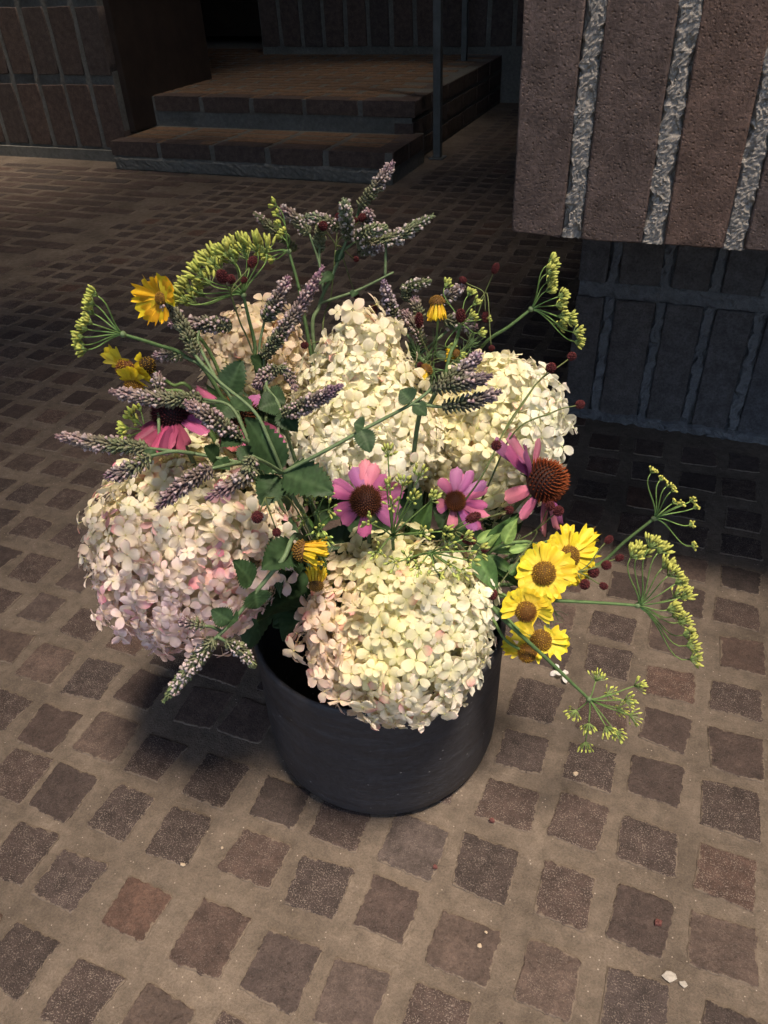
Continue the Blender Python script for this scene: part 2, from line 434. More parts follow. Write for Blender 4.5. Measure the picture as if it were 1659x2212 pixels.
# the overhanging brick block on its recessed base
altar = thing('brick_block', (0.1, 1.5, 0), 'massive overhanging brick block with ragged pale mortar joints on a recessed dark base', 'brick block')
BY, BZ, BX = .965, .54, -.215
mb = MB(); box(mb, BX+.012, .62, BY+.014, 2.2, BZ+.006, 1.36); mb.build('mortar_core', M_WMORTAR, altar)
WB = [soldier_brick(i, .0335, .124, .11).mesh('brick', M_WBRICK) for i in range(8)]
edges = [-.215, -.140, -.046, .043, .132, .221, .310, .399, .488, .577]
for c in range(3):
    zc = BZ+.124+c*.282
    for i in range(len(edges)-1):
        xa, xb = edges[i]+(.0 if i == 0 else .0115), edges[i+1]-.0115
        sx = (xb-xa)/.067
        put('brick', WB[(i*3+c) % 8], altar, Matrix.Translation(V(((xa+xb)/2, BY+random.uniform(-.001, .0015), zc))) @ Matrix.Diagonal((sx, 1, 1.0, 1)))
    for i in range(1, len(edges)-1):
        if edges[i] > .25 and c: continue
        joint_strip(edges[i]-.0125, edges[i]+.0125, zc-.124, zc+.124, BY+.003, i*7+c).build('mortar_joint', M_WMORTAR, altar)
    if c < 2: joint_strip(BX+.004, .5, zc+.124, zc+.158, BY+.002, 70+c, step=.007).build('mortar_joint', M_WMORTAR, altar)
# bricks of the block's left flank
FL = [soldier_brick(40+i, .055, .124, .03).mesh('brick', M_WBRICK) for i in range(3)]
for c in range(3):
    for i in range(5):
        put('brick', FL[i % 3], altar, Matrix.Translation(V((BX+.001, 1.15+i*.135, BZ+.124+c*.282))) @ Matrix.Rotation(-pi/2, 4, 'Z'))
# recessed base
PY, PX = 1.4975, -.196
mb = MB(); box(mb, PX+.012, .62, PY+.016, 2.1, -.01, BZ+.004); mb.build('base_core', M_BMORTAR, altar)
DB = [soldier_brick(60+i, .0335, .124, .1).mesh('brick', M_DBRICK) for i in range(6)]
bed = [-.196, -.132, -.036, .052, .140, .229, .318, .407, .496, .585]
for c, (z0, z1) in enumerate(((.016, .266), (.296, .538))):
    for i in range(len(bed)-1):
        xa, xb = bed[i]+(0 if i == 0 else .0115), bed[i+1]-.0115
        put('brick', DB[(i*2+c) % 6], altar, Matrix.Translation(V(((xa+xb)/2, PY+random.uniform(-.001, .0015), (z0+z1)/2))) @ Matrix.Diagonal(((xb-xa)/.067, 1, (z1-z0)/.248, 1)))
    for i in range(1, len(bed)-1):
        joint_strip(bed[i]-.011, bed[i]+.011, z0, z1, PY+.004, 120+i*7+c, step=.005).build('mortar_joint', M_BMORTAR, altar)
joint_strip(PX+.003, .55, .262, .3, PY+.004, 200, step=.006).build('mortar_joint', M_BMORTAR, altar)
joint_strip(PX+.0, .55, -.004, .02, PY-.004, 210, step=.006, proud=.006).build('mortar_joint', M_BMORTAR, altar)

Z_STEP = .128
# wall at the left rear
wall = thing('brick_wall', (-3.3, 3.6, 0), 'dark brick wall of upright bricks and wide grey joints beside the steps', 'wall')
LW = [soldier_brick(80+i, .062, .137, .08, .0025).mesh('brick', M_LBRICK) for i in range(6)]
mb = MB(); box(mb, -5.2, -2.705, 3.399, 4.19, -.01, 2.6); mb.build('mortar_core', M_GMORTAR, wall)
for c in range(5):
    for i in range(10):
        x = -2.70-.068-i*.155
        put('brick', LW[(i+c*2) % 6], wall, Matrix.Translation(V((x, 3.39, .2+c*.317))))
mb = MB(); box(mb, -2.704, -2.672, 3.44, 4.2, Z_STEP+.002, 2.6); mb.build('return_shade_cover', M_WOOD, wall)  # added near-black cover, stands in for shade on the wall's return face
mb = MB(); box(mb, -5.2, -2.67, 3.375, 3.398, -.01, .05); mb.build('mortar_footing', M_GMORTAR, wall)

# steps
steps = thing('brick_steps', (-2, 3.3, 0), 'two low brick steps leading up to a dark landing', 'steps')
Z1, Z2 = .128, .261
mb = MB(); box(mb, -2.66, -1.245, 3.242, 3.66, -.01, Z1-.004); mb.build('lower_step_core', M_GMORTAR, steps)
mb = MB(); box(mb, -6.0, -1.29, 3.622, 6.6, -.01, Z2-.004); mb.build('upper_step_core', M_GMORTAR, steps)
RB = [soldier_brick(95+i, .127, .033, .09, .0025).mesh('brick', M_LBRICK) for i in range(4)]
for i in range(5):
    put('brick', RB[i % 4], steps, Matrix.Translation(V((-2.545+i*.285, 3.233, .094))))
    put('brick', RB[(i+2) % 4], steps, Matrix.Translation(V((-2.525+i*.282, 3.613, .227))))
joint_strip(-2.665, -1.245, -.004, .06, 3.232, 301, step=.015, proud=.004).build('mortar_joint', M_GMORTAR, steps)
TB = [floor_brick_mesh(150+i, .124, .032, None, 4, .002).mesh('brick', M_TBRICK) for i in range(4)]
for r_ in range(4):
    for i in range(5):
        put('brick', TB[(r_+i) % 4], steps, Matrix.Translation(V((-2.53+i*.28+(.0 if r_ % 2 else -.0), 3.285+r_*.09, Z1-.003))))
lb = MB()
for r_ in range(22):
    for i in range(12):
        x = -4.6+i*.283+(r_ % 2)*.14
        if x > -1.40 or (x < -2.82 and 3.62+r_*.09 < 4.25): continue
        me = TB[(r_*3+i) % 4]; m4 = Matrix.Translation(V((x, 3.67+r_*.09, Z2-.003))); cv = random.random()
        lb.add([m4 @ q.co for q in me.vertices], [tuple(f.vertices) for f in me.polygons], (cv, 0, 0))
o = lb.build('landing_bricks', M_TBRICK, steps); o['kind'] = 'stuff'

for i in range(2):
    put('brick', RB[i], steps, Matrix.Translation(V((-1.24, 3.34+i*.2, .094))) @ Matrix.Rotation(pi/2, 4, 'Z') @ Matrix.Diagonal((.72, 1, 1, 1)))
for c in range(3):
    for i in range(6):
        put('brick', RB[(i+c) % 4], steps, Matrix.Translation(V((-1.284, 3.75+i*.27, .05+c*.086))) @ Matrix.Rotation(pi/2, 4, 'Z'))
# wall behind the landing
bw = thing('rear_brick_wall', (-2, 5.4, 0), 'unlit brick wall closing off the landing behind the steps', 'wall')
mb = MB(); box(mb, -2.92, 1.5, 5.265, 5.9, -.01, 2.6); mb.build('mortar_core', M_GMORTAR, bw)
for c in range(4):
    for i in range(16):
        put('brick', LW[(i+c) % 6], bw, Matrix.Translation(V((-2.85+i*.155, 5.256, .44+c*.317))))
# bench
be = thing('bench', (-3.6, 5.7, Z2), 'low black wooden bench on the landing in deep shadow', 'bench')
mb = MB(); box(mb, -4.6, -3.06, 5.95, 6.3, .52, .58); mb.build('seat', M_WOOD, be)
mb = MB(); box(mb, -4.6, -3.06, 5.97, 6.0, .30, .518); mb.build('front_board', M_WOOD, be)
for x in (-4.5, -3.12):
    mb = MB(); box(mb, x-.04, x+.04, 6.02, 6.26, Z2, .519); mb.build('leg', M_WOOD, be)
# posts
def post(x, y, wd, z0, label):
    t = thing('steel_post', (x, y, z0), label, 'post', 'grey steel posts beside the steps')
    mb = MB(); box(mb, x-wd/2, x+wd/2, y-wd/2, y+wd/2, z0+.006, 2.6); mb.build('shaft', M_STEEL, t)
    mb = MB(); box(mb, x-wd, x+wd, y-wd, y+wd, z0, z0+.006); mb.build('foot_plate', M_STEEL, t)
post(-1.205, 3.74, .034, 0.003, 'grey steel post standing on the floor just past the steps')
post(-1.45, 5.0, .03, 0.003, 'thinner grey steel post further back near the rear wall')

# ceiling added out of view: shades the rear, openings placed to shape the sun
ceil = MB()
def slab_holes(mb, x0, x1, y0, y1, z, th, holes):
    xs = sorted({x0, x1, *[h[0] for h in holes], *[h[1] for h in holes]}); ys = sorted({y0, y1, *[h[2] for h in holes], *[h[3] for h in holes]})
    for a, b in zip(xs, xs[1:]):
        for c, d in zip(ys, ys[1:]):
            mx, my = (a+b)/2, (c+d)/2
            if any(h[0] < mx < h[1] and h[2] < my < h[3] for h in holes): continue
            box(mb, a, b, c, d, z, z+th)
ROOF, LOW = 8.0, 2.3
sx, sy = -SUN_DIR.x/-SUN_DIR.z, -SUN_DIR.y/-SUN_DIR.z
def hole(x0, x1, y0, y1, h): return (x0+sx*h, x1+sx*h, y0+sy*h, y1+sy*h)
slab_holes(ceil, -6.2, 5, -2.4, 9, ROOF, .25, [hole(-.92, 2.6, -2.0, 1.32, ROOF), hole(-4.6, -3.0, 2.3, 3.7, ROOF), hole(-2.7, -.9, 2.3, 2.54, ROOF), hole(-2.3, -1.5, 3.95, 4.28, ROOF)])
tag(ceil.build('shading_ceiling', M_CEIL), kind='structure')
soff = MB()
slab_holes(soff, -6.2, 2.6, 1.6, 9, LOW, .12, [hole(-5.4, -.5, 1.7, 5.2, LOW)])  # unseen low slab, added to darken the rear
tag(soff.build('shading_soffit', M_CEIL), kind='structure')
wl = MB(); box(wl, -6.4, -6.2, -2, 9, -.01, ROOF); tag(wl.build('wall_left', M_CEIL), kind='structure')
wl = MB(); box(wl, -6.2, -1.5, -2.6, -2.4, -.01, ROOF); box(wl, -1.498, 2.6, -2.6, -2.4, 4.6, ROOF); tag(wl.build('shading_front_wall', M_CEIL), kind='structure')  # unseen wall and lintel, added to hold back sky light
wl = MB(); box(wl, 2.6, 2.8, -2, 9, -.01, ROOF); tag(wl.build('wall_right', M_CEIL), kind='structure')
wl = MB(); box(wl, -6.2, 5, 9, 9.2, -.01, ROOF); tag(wl.build('wall_back', M_CEIL), kind='structure')

#PLANTS#
# ------------------------------------------------------------------ vase
def vase():
    VB = VASE-HEAD*.010
    mb = MB(); nseg = 96
    prof = [(0, .004), (.118, .004), (.130, .0), (.1375, .004), (.1420, .012), (.1450, .028), (.1468, .07), (.1475, .14), (.1485, .185), (.1492, .196), (.1480, .201), (.1455, .203), (.1430, .201), (.1415, .194), (.1400, .15), (.136, .06), (.125, .02), (0, .018)]
    vs_, fs, cs = [], [], []
    for i, (r, z) in enumerate(prof):
        for k in range(nseg):
            a = 2*pi*k/nseg
            w_ = noise.noise(V((cos(a)*1.5, sin(a)*1.5, z*9)))*.0012 + noise.noise(V((cos(a)*4, sin(a)*4, z*40)))*.0004
            rr = r+(w_ if r > .05 else 0)
            zz = z+(noise.noise(V((cos(a)*2, sin(a)*2, 7)))*.0015 if z > .15 else 0)
            vs_.append((VB.x+cos(a)*rr, VB.y+sin(a)*rr, zz+.0025)); cs.append((.5,)*3)
    for i in range(len(prof)-1):
        for k in range(nseg):
            a, b = i*nseg+k, i*nseg+(k+1) % nseg; fs.append((a, b, b+nseg, a+nseg))
    mb.add(vs_, fs, cs)
    o = mb.build('vase', M_VASE, None, VASE)
    return tag(o, 'wide charcoal clay vase on the brick floor holding all the flowers', 'vase')
vase()

# ------------------------------------------------------------------ plant parts
G_STEM = (.062, .105, .042); G_STEM2 = (.10, .145, .07); G_DARK = (.022, .045, .018); G_LEAF = (.045, .095, .026); G_LIGHT = (.13, .21, .06)
FENNEL = (.29, .34, .065); FENNEL2 = (.36, .37, .09)
MOUTH_Z = .19
def inside(P, spread=.10):
    """the stem's foot inside the vase, on the side the flower leans to"""
    d = (P-VASE); d.z = 0; L = d.length
    q = V((0, 0, 0)) if L < 1e-4 else d/L*min(spread, L*.55)
    return VASE+q*.45+V((0, 0, .06)), VASE+q+V((0, 0, MOUTH_Z+.05))
def stem_path(P, back, via=(), n=14, k=.09):
    foot, mouth = inside(P)
    if via:
        pts = [foot, mouth]+list(via)+[P]; return spline(pts, 7)
    return bez(foot, mouth+(mouth-foot)*.35, P+back.normalized()*k, P, n)
def leaf(mb, P0, P1, nrm, W, col, serr=0, fold=.25, arch=.1, nu=14, sharp=1.0, rib=(1.7, 1.55, 1.6)):
    ax = P1-P0; L = ax.length; y = ax/L; x = y.cross(nrm).normalized(); z = x.cross(y)
    big = W > .012
    if big: nu = max(nu, 22)
    vs_, fs, cs = [], [], []; cols = (-1, -.75, -.5, -.25, -.06, .06, .25, .5, .75, 1) if big else (-1, -.5, -.08, .08, .5, 1); nc = len(cols)
    ph = P0.x*91+P1.z*57
    for i in range(nu+1):
        u = i/nu; wv = W*.5*(sin(pi*min(1, u**.72))**.75)*(1 if sharp == 1 else (1-u)**(sharp-1)) if 0 < u < 1 else .0006
        for v_ in cols:
            e = 1.0; av = abs(v_)
            if serr and av == 1: e = 1+serr*(1 if i % 2 else -.6)
            vein = sin((u*1.0-.22*av)*2*pi*6.5)
            zz = fold*av*wv - arch*L*(u*u) + arch*.3*L*u + .035*L*sin(u*7+v_*2+ph)*av
            if big and .2 < av < .9: zz += .022*W*vein
            vs_.append(P0+y*(u*L+(.03*L*av if serr else 0))+x*(v_*wv*e)+z*zz)
            if av < .1: c = tuple(q*r for q, r in zip(col, rib))
            else:
                k = 1.0+(.22*max(0, -vein) if big else 0)+.10*noise.noise(V((u*5+ph, v_*3, ph)))
                if big and noise.noise(V((u*14+ph, v_*9, 3))) > .62: k *= 1.9
                c = tuple(q*k for q in col)
            cs.append(c)
    for i in range(nu):
        for k in range(nc-1):
            a = i*nc+k; fs.append((a, a+1, a+nc+1, a+nc))
    mb.add(vs_, fs, cs)
def petal_grid(shape, zf, colf, nu=9, nv=7):
    mb = MB(); vs_, fs, cs = [], [], []
    for i in range(nu+1):
        u = i/nu
        for k in range(nv):
            v_ = -1+2*k/(nv-1); x, y = shape(u, v_); vs_.append((x, y, zf(u, v_))); cs.append(colf(u, v_))
    for i in range(nu):
        for k in range(nv-1):
            a = i*nv+k; fs.append((a, a+1, a+nv+1, a+nv))
    mb.add(vs_, fs, cs); return mb
def cone_petal(i):
    r = random.Random(i); dr = r.uniform(.02, .16); tw = r.uniform(-.06, .06); nt_ = r.choice((2, 3)); ph = r.uniform(0, 6)
    def sh(u, v_):
        w_ = .5*(.5+.5*sin(min(1, u*1.6)*pi/2))*(1 if u < .82 else 1-(u-.82)**2*9.0)
        notch = .05*abs(sin(v_*nt_*pi/2))*u**8
        return v_*w_+.03*sin(u*5+ph), u-notch-.03*u**6*v_*v_*3
    zf = lambda u, v_: -dr*u*u+.022*cos(v_*pi*2.5)*(1-abs(v_)*.4)-.05*v_*v_+tw*v_*u+.015*sin(u*7+ph)
    def cf(u, v_):
        k = .78+.22*cos(v_*pi*5)*.5+.16*u; return (k, k*(.85+.3*u*u), k*(.95+.05*u))
    return petal_grid(sh, zf, cf).mesh('petal', M_PETALO)
def sun_petal(i):
    r = random.Random(50+i); dr = r.uniform(-.05, .12); lob = r.uniform(.10, .17); ph = r.uniform(0, 6); sk = r.uniform(-.12, .12)
    def sh(u, v_):
        w_ = .5*(.16+.84*u**.8)*(1 if u < .8 else 1-(u-.8)*.55)
        n = lob*(abs(cos(v_*pi*1.0+sk))**1.0)*u**5
        return v_*w_+.03*sin(u*4+ph), u*1.0-(lob*.9-n)*u**6-.05*v_*v_*u
    zf = lambda u, v_: -dr*u*u+.03*cos(v_*pi*2)*u+.06*v_*v_*u+.03*sin(u*6+ph)
    def cf(u, v_):
        k = .95+.05*cos(v_*pi*4); return (k, k*(.9+.1*u), k*(1.6-.6*u))
    return petal_grid(sh, zf, cf, 8, 9).mesh('petal', M_PETALO)
M_PETALO = plant_mat('ray_petal', .5, .25, .22, True, .14, 150)
CPET = [cone_petal(i) for i in range(6)]
SPET = [sun_petal(i) for i in range(6)]
def set_petal(me, parent, P0, P1, nrm, width, col, name='petal'):
    y = P1-P0; L = y.length; y = y/L; x = y.cross(nrm)
    if x.length < 1e-3: x = y.cross(V((1, 0, 0)))
    x.normalize(); z = x.cross(y)
    m = Matrix.Identity(4)
    for i in range(3): m[i][0], m[i][1], m[i][2], m[i][3] = x[i]*width, y[i]*L, z[i]*L, P0[i]
    return put(name, me, parent, m, col)
def bumps(mb, C, ax, R, Hh, n, L, r, cols, lean=.5, upto=1.0, nseg=4, jit=.1):
    """a dome set with little pegs; cols(t) gives the (foot, tip) colour, t = 0 at the top and 1 at the edge"""
    x, y, z = frame(ax); rg = random.Random(n+int(R*1e5))
    for i in range(n):
        t = (i+.5)/n*upto; ph = i*2.39996
        th = math.acos(max(-1, 1-t)); s, c = sin(th), cos(th)
        rad = (x*cos(ph)+y*sin(ph)); p = C+rad*(R*s)+z*(Hh*c)
        d = (rad*s*lean+z*(c+.25)).normalized()+V((rg.gauss(0, jit), rg.gauss(0, jit), rg.gauss(0, jit)))
        a, b = cols(t/upto if upto else 0)
        pod(mb, p-d.normalized()*L*.25, d, L*rg.uniform(.85, 1.15), r, a, b, nseg, ((0, 1), (.5, .85), (1, .12)))
def dome(mb, C, ax, R, Hh, col, n=14, m=6, low=.15):
    x, y, z = frame(ax); vs_, fs = [], []
    for i in range(m+1):
        th = i/m*(pi/2+low)
        for k in range(n):
            a = 2*pi*k/n; vs_.append(C+(x*cos(a)+y*sin(a))*(R*sin(th)+.00005)+z*(Hh*cos(th)))
    for i in range(m):
        for k in range(n):
            a, b = i*n+k, i*n+(k+1) % n; fs.append((a, a+n, b+n, b))
    mb.add(vs_, fs, col)

# ------------------------------------------------------------------ hydrangeas
def floret_mesh(i):
    r = random.Random(300+i); mb = MB(); npet = 4 if i % 5 else 3
    for q in range(npet):
        L = r.uniform(.85, 1.12); W = r.uniform(.74, .98)*L; a0 = 2*pi*q/npet+r.gauss(0, .12); tilt = r.uniform(-.25, .6); cup = r.uniform(-.25, .4); zoff = .03*(q % 2)+.015*q
        tint = r.uniform(.93, 1.03); pk = max(0, r.gauss(.0, .07))
        vs_, fs, cs = [], [], []; nu, nv = 6, 5; blush = i in (3, 7) and q == 1
        for a in range(nu+1):
            u = .5-.5*cos(pi*(.10+.90*a/nu))
            for b in range(nv):
                v_ = -1+2*b/(nv-1)
                w_ = W*.5*max(.03, math.sqrt(max(0, 1-(2*u-1)**2)))*(.66+.40*u)
                x_, y_ = v_*w_, .07+u*L-.08*v_*v_*u
                z_ = y_*sin(tilt)*.8+cup*v_*v_*w_*1.2-.22*u*u*L*r.uniform(.8, 1.2)+zoff+.02*sin(u*5+v_*3+q)
                vs_.append((x_*cos(a0)-y_*sin(a0), x_*sin(a0)+y_*cos(a0), z_))
                e = max(abs(v_), u)**5
                bl_ = (1-.45*u, 1-.35*u) if blush else (1, 1)
                cs.append((tint*(.94+.06*u), tint*(.96+.04*u)*(1-pk*e)*bl_[0], tint*(.80+.20*min(1, u*1.6))*(1-pk*.5*e)*bl_[1]))
        for a in range(nu):
            for b in range(nv-1):
                k = a*nv+b; fs.append((k, k+1, k+nv+1, k+nv))
        mb.add(vs_, fs, cs)
    pod(mb, V((0, 0, -.06)), V((0, 0, 1)), .17, .07, (.75, .8, .5), None, 5)
    tube(mb, [V((0, 0, -.05)), V((.02, 0, -.4)), V((0, .03, -.8))], .022, (.75, .8, .55), 4)
    return mb
FLM = [floret_mesh(i) for i in range(10)]
FLORETS = [m.mesh('floret', M_FLORET) for m in FLM]
def to_px(p):
    q = inv @ p; return 829.5+1662*q.x/-q.z, 1106-1662*q.y/-q.z
def hydrangea(label, A, B, prof, nfl, colf, size=.0125, seed=0, leaves=(), back=V((0, 0, -1)), inner=280, blush=False):
    rg = random.Random(seed); foot, mouth = inside(A)
    t_ = thing('hydrangea', foot, label, 'hydrangea', 'hydrangea heads in the vase')
    ax = (B-A); L = ax.length; x, y, z = frame(ax)
    ts = np.linspace(0, 1, 60); rs = np.array([np.interp(t, [p[0] for p in prof], [p[1] for p in prof]) for t in ts])
    seg = np.sqrt((np.diff(ts)*L)**2+np.diff(rs)**2)*(rs[1:]+rs[:-1])/2; cum = np.concatenate([[0], np.cumsum(seg)]); cum /= cum[-1]
    def surf(q, ph):
        t = float(np.interp(q, cum, ts)); r = float(np.interp(t, ts, rs))
        dr = (float(np.interp(min(1, t+.02), ts, rs))-float(np.interp(max(0, t-.02), ts, rs)))/(.04*L)
        lump = 1+.10*noise.noise(V((cos(ph)*1.7, sin(ph)*1.7, t*4+seed)))+.06*noise.noise(V((cos(ph)*4, sin(ph)*4, t*9+seed)))
        rad = x*cos(ph)+y*sin(ph); return A+z*(t*L)+rad*(r*lump), (rad-z*dr).normalized()
    view = []
    for i in range(nfl):
        p, n = surf((i+.5)/nfl, i*2.39996+rg.gauss(0, .1))
        p += n*rg.gauss(-.0015, .006)
        n2 = (n+V((rg.gauss(0, .45), rg.gauss(0, .45), rg.gauss(.12, .45)))).normalized()
        fx, fy, fz = frame(n2); s = size*rg.uniform(.66, 1.2); a = rg.uniform(0, 6.28)
        m = Matrix.Identity(4); ux, uy = fx*cos(a)+fy*sin(a), fy*cos(a)-fx*sin(a)
        for k in range(3): m[k][0], m[k][1], m[k][2], m[k][3] = ux[k]*s, uy[k]*s, fz[k]*s, p[k]
        view.append((n.dot((CAM-p).normalized()), m, colf(*to_px(p), rg), rg.choice(range(10) if blush else (0, 1, 2, 4, 5, 6, 8, 9))))
    view.sort(key=lambda v_: -v_[0])
    front = [v_ for v_ in view if v_[0] > -.35][:298]
    for f_, m, c, v_ in front: put('floret', FLORETS[v_], t_, m, c)
    rest = MB()
    def bake(m, c, v_):
        src = FLM[v_]; rest.add([m @ V(q) for q in src.v], src.f, [(a_[0]*c[0], a_[1]*c[1], a_[2]*c[2]) for a_ in src.c])
    for f_, m, c, v_ in view[len(front):]: bake(m, c, v_)
    for i in range(inner):
        p, n = surf((i+.5)/inner, i*2.39996+1.1); p = p-n*rg.uniform(.005, .012)
        n2 = (n+V((rg.gauss(0, .4), rg.gauss(0, .4), rg.gauss(0, .4)))).normalized(); fx, fy, fz = frame(n2); s = size*1.05
        m = Matrix.Identity(4)
        for k in range(3): m[k][0], m[k][1], m[k][2], m[k][3] = fx[k]*s, fy[k]*s, fz[k]*s, p[k]
        c = colf(*to_px(p), rg); bake(m, (c[0]*.96, c[1]*.97, c[2]*.84), rg.randrange(10))
    o = rest.build('inner_florets', M_PETAL, t_); o['kind'] = 'stuff'
    core = MB(); vs_, fs = [], []
    for i in range(13):
        t = i/12; r = float(np.interp(t, ts, rs))*.62
        for k in range(14): a = 2*pi*k/14; vs_.append(A+z*(L*(.12+.72*t))+(x*cos(a)+y*sin(a))*max(r, .002))
    for i in range(12):
        for k in range(14): a, b = i*14+k, i*14+(k+1) % 14; fs.append((a, b, b+14, a+14))
    core.add(vs_, fs, (.62, .60, .40)); core.build('core', M_LEAF, t_)
    sm = MB(); tube(sm, bez(foot, mouth+(mouth-foot)*.3, A+back.normalized()*.05, A+z*.02, 14), (.0036, .003), G_STEM, 7); sm.build('stem', M_STEM, t_)
    for (P0, P1, W) in leaves:
        lf = MB(); leaf(lf, P0, P1, V((rg.gauss(0, .2), rg.gauss(0, .2)-.25, 1)), W, G_DARK, .05, .2, .15); lf.build('leaf', M_LEAF, t_)
    return t_

CREAM = (.90, .835, .63); WHITE = (.90, .89, .84); GREENY = (.76, .80, .48); PEACH = (.88, .70, .54); PINK = (.89, .61, .62); LILAC = (.89, .73, .79); HOT = (.76, .25, .37); YEL = (.88, .82, .48)
def pick(rg, *opts):
    tot = sum(max(0, w_) for w_, c in opts); r = rg.random()*tot
    for w_, c in opts:
        r -= max(0, w_)
        if r <= 0: break
    o = opts[0][1] if rg.random() < .0 else c
    return tuple(max(0, min(.9, q*rg.uniform(.93, 1.05))) for q in o)
def blend(rg, *opts):
    ws = [max(0, w_)*rg.uniform(.3, 1.7) for w_, c in opts]; s = sum(ws)
    c = tuple(sum(w_*c[k] for w_, (q, c) in zip(ws, opts))/s for k in range(3))
    g = rg.uniform(.93, 1.04); return tuple(min(.9, q*g) for q in c)
def col1(x, y, rg):
    l = max(0, (790-x)/160); tp = max(0, (1290-y)/110); rt = max(0, (x-850)/180); bt = max(0, (y-1450)/100)
    return blend(rg, (.6, CREAM), (2.2*l, PEACH), (2.4*l, PINK), (1.1*tp, GREENY), (1.1*tp, YEL), (.8, YEL), (1.4*rt, WHITE), (.8*bt, LILAC), (.5*bt, WHITE))
def col2(x, y, rg):
    tp = max(0, (1120-y)/110); bt = max(0, (y-1160)/120); lf = max(0, (280-x)/80)
    if rg.random() < .03: return (.84, .50, .56)
    return blend(rg, (.55, CREAM), (1.0*tp, YEL), (.55*tp, GREENY), (.9*bt, LILAC), (.9*bt, PINK), (.4, PEACH), (.25, PINK), (.45, WHITE), (.6*lf, CREAM))
def col3(x, y, rg):
    bt = max(0, (y-900)/90); tp = max(0, (760-y)/80)
    return blend(rg, (1.0, CREAM), (.9*bt, WHITE), (.35*tp, PEACH), (.35, WHITE), (.25, YEL), (.12, PEACH))
def col4(x, y, rg):
    rt = max(0, (x-1080)/70); lf = max(0, (1060-x)/90)
    return blend(rg, (.7, CREAM), (1.1*rt, WHITE), (.3, YEL), (.6*lf, YEL), (.35*lf, PEACH), (.35*max(0, (y-1000)/80), GREENY))
def col5(x, y, rg):
    dn = max(0, (y-770)/60); return blend(rg, (1.0, PEACH), (.5*dn, YEL), (.3, CREAM), (.3*dn, GREENY))
ell = lambda R, n=9, k=1.0: [(i/(n-1), R*max(.05, math.sqrt(max(0, 1-(2*i/(n-1)-1)**2)))**k) for i in range(n)]
def ball(x, y, d, half, R, tilt=V((0, 0, 1))):
    P = at(x, y, d); tz = tilt.normalized(); return P-tz*half, P+tz*half
def up_img(a):      # a direction leaning over in the picture, a degrees clockwise from upright
    a = radians(a); return (V((0, 0, 1))*cos(a)+cr*sin(a))
a_, b_ = ball(858, 1346, -.125, .080, .1, up_img(-10)-HEAD*.5)
hydrangea('big cream and pink hydrangea head hanging over the front rim of the vase', a_, b_, ell(.092), 640, col1, .0122, 11, blush=True, back=V((0, 0, -1))+HEAD*.6,
    leaves=[(at(760, 1200, -.06), at(690, 1160, -.05), .05), (at(960, 1200, -.05), at(1040, 1150, -.05), .05), (at(880, 1180, -.06), at(890, 1100, -.05), .05), (at(700, 1250, -.07), at(610, 1310, -.08), .05), (at(690, 1270, -.05), at(565, 1290, -.05), .055), (at(700, 1290, -.06), at(590, 1345, -.09), .05), (at(690, 1240, -.04), at(600, 1240, -.03), .055), (at(660, 1280, -.09), at(556, 1330, -.13), .045), (at(680, 1300, -.09), at(610, 1375, -.13), .045), (at(640, 1260, -.07), at(545, 1290, -.09), .045), (at(1020, 1230, -.05), at(1075, 1300, -.06), .045)])
a_, b_ = ball(402, 1150, -.055, .086, .1, up_img(-32)-HEAD*.35)
hydrangea('large pink-flushed hydrangea head jutting out over the left side of the vase', a_, b_, [(0, .02), (.06, .062), (.18, .093), (.36, .110), (.55, .106), (.74, .086), (.9, .055), (1, .01)], 760, col2, .0122, 12, blush=True, back=cr-V((0, 0, .6)),
    leaves=[(at(600, 1240, -.05), at(520, 1400, -.07), .05), (at(640, 1180, -.05), at(600, 1290, -.08), .05)])
hydrangea('tall cone-shaped cream hydrangea head standing in the middle of the bouquet', at(792, 1040, .005), at(778, 672, .055), [(0, .03), (.05, .064), (.2, .080), (.42, .070), (.62, .054), (.8, .039), (.93, .024), (1, .007)], 560, col3, .0122, 13,
    leaves=[(at(760, 1070, -.02), at(700, 1120, -.06), .055), (at(840, 1060, -.02), at(900, 1120, -.06), .05), (at(800, 1080, -.03), at(780, 1170, -.07), .05)])
a_, b_ = ball(1066, 935, .045, .082, .1, up_img(20)+HEAD*.1)
hydrangea('white hydrangea head at the right, close to the dark brick base', a_, b_, [(0, .02), (.07, .055), (.22, .072), (.5, .076), (.75, .065), (.92, .040), (1, .012)], 480, col4, .0122, 14,
    leaves=[(at(1060, 1080, .0), at(1120, 1150, -.02), .05), (at(1000, 1080, .0), at(960, 1150, -.03), .05)])
a_, b_ = ball(556, 780, .15, .062, .1, up_img(-8))
hydrangea('small peach hydrangea head half hidden behind the mint stems at the back left', a_, b_, ell(.056), 240, col5, .0122, 15, inner=130,
    leaves=[(at(520, 880, .06), at(470, 960, .0), .05), (at(600, 900, .06), at(650, 990, .0), .05)])

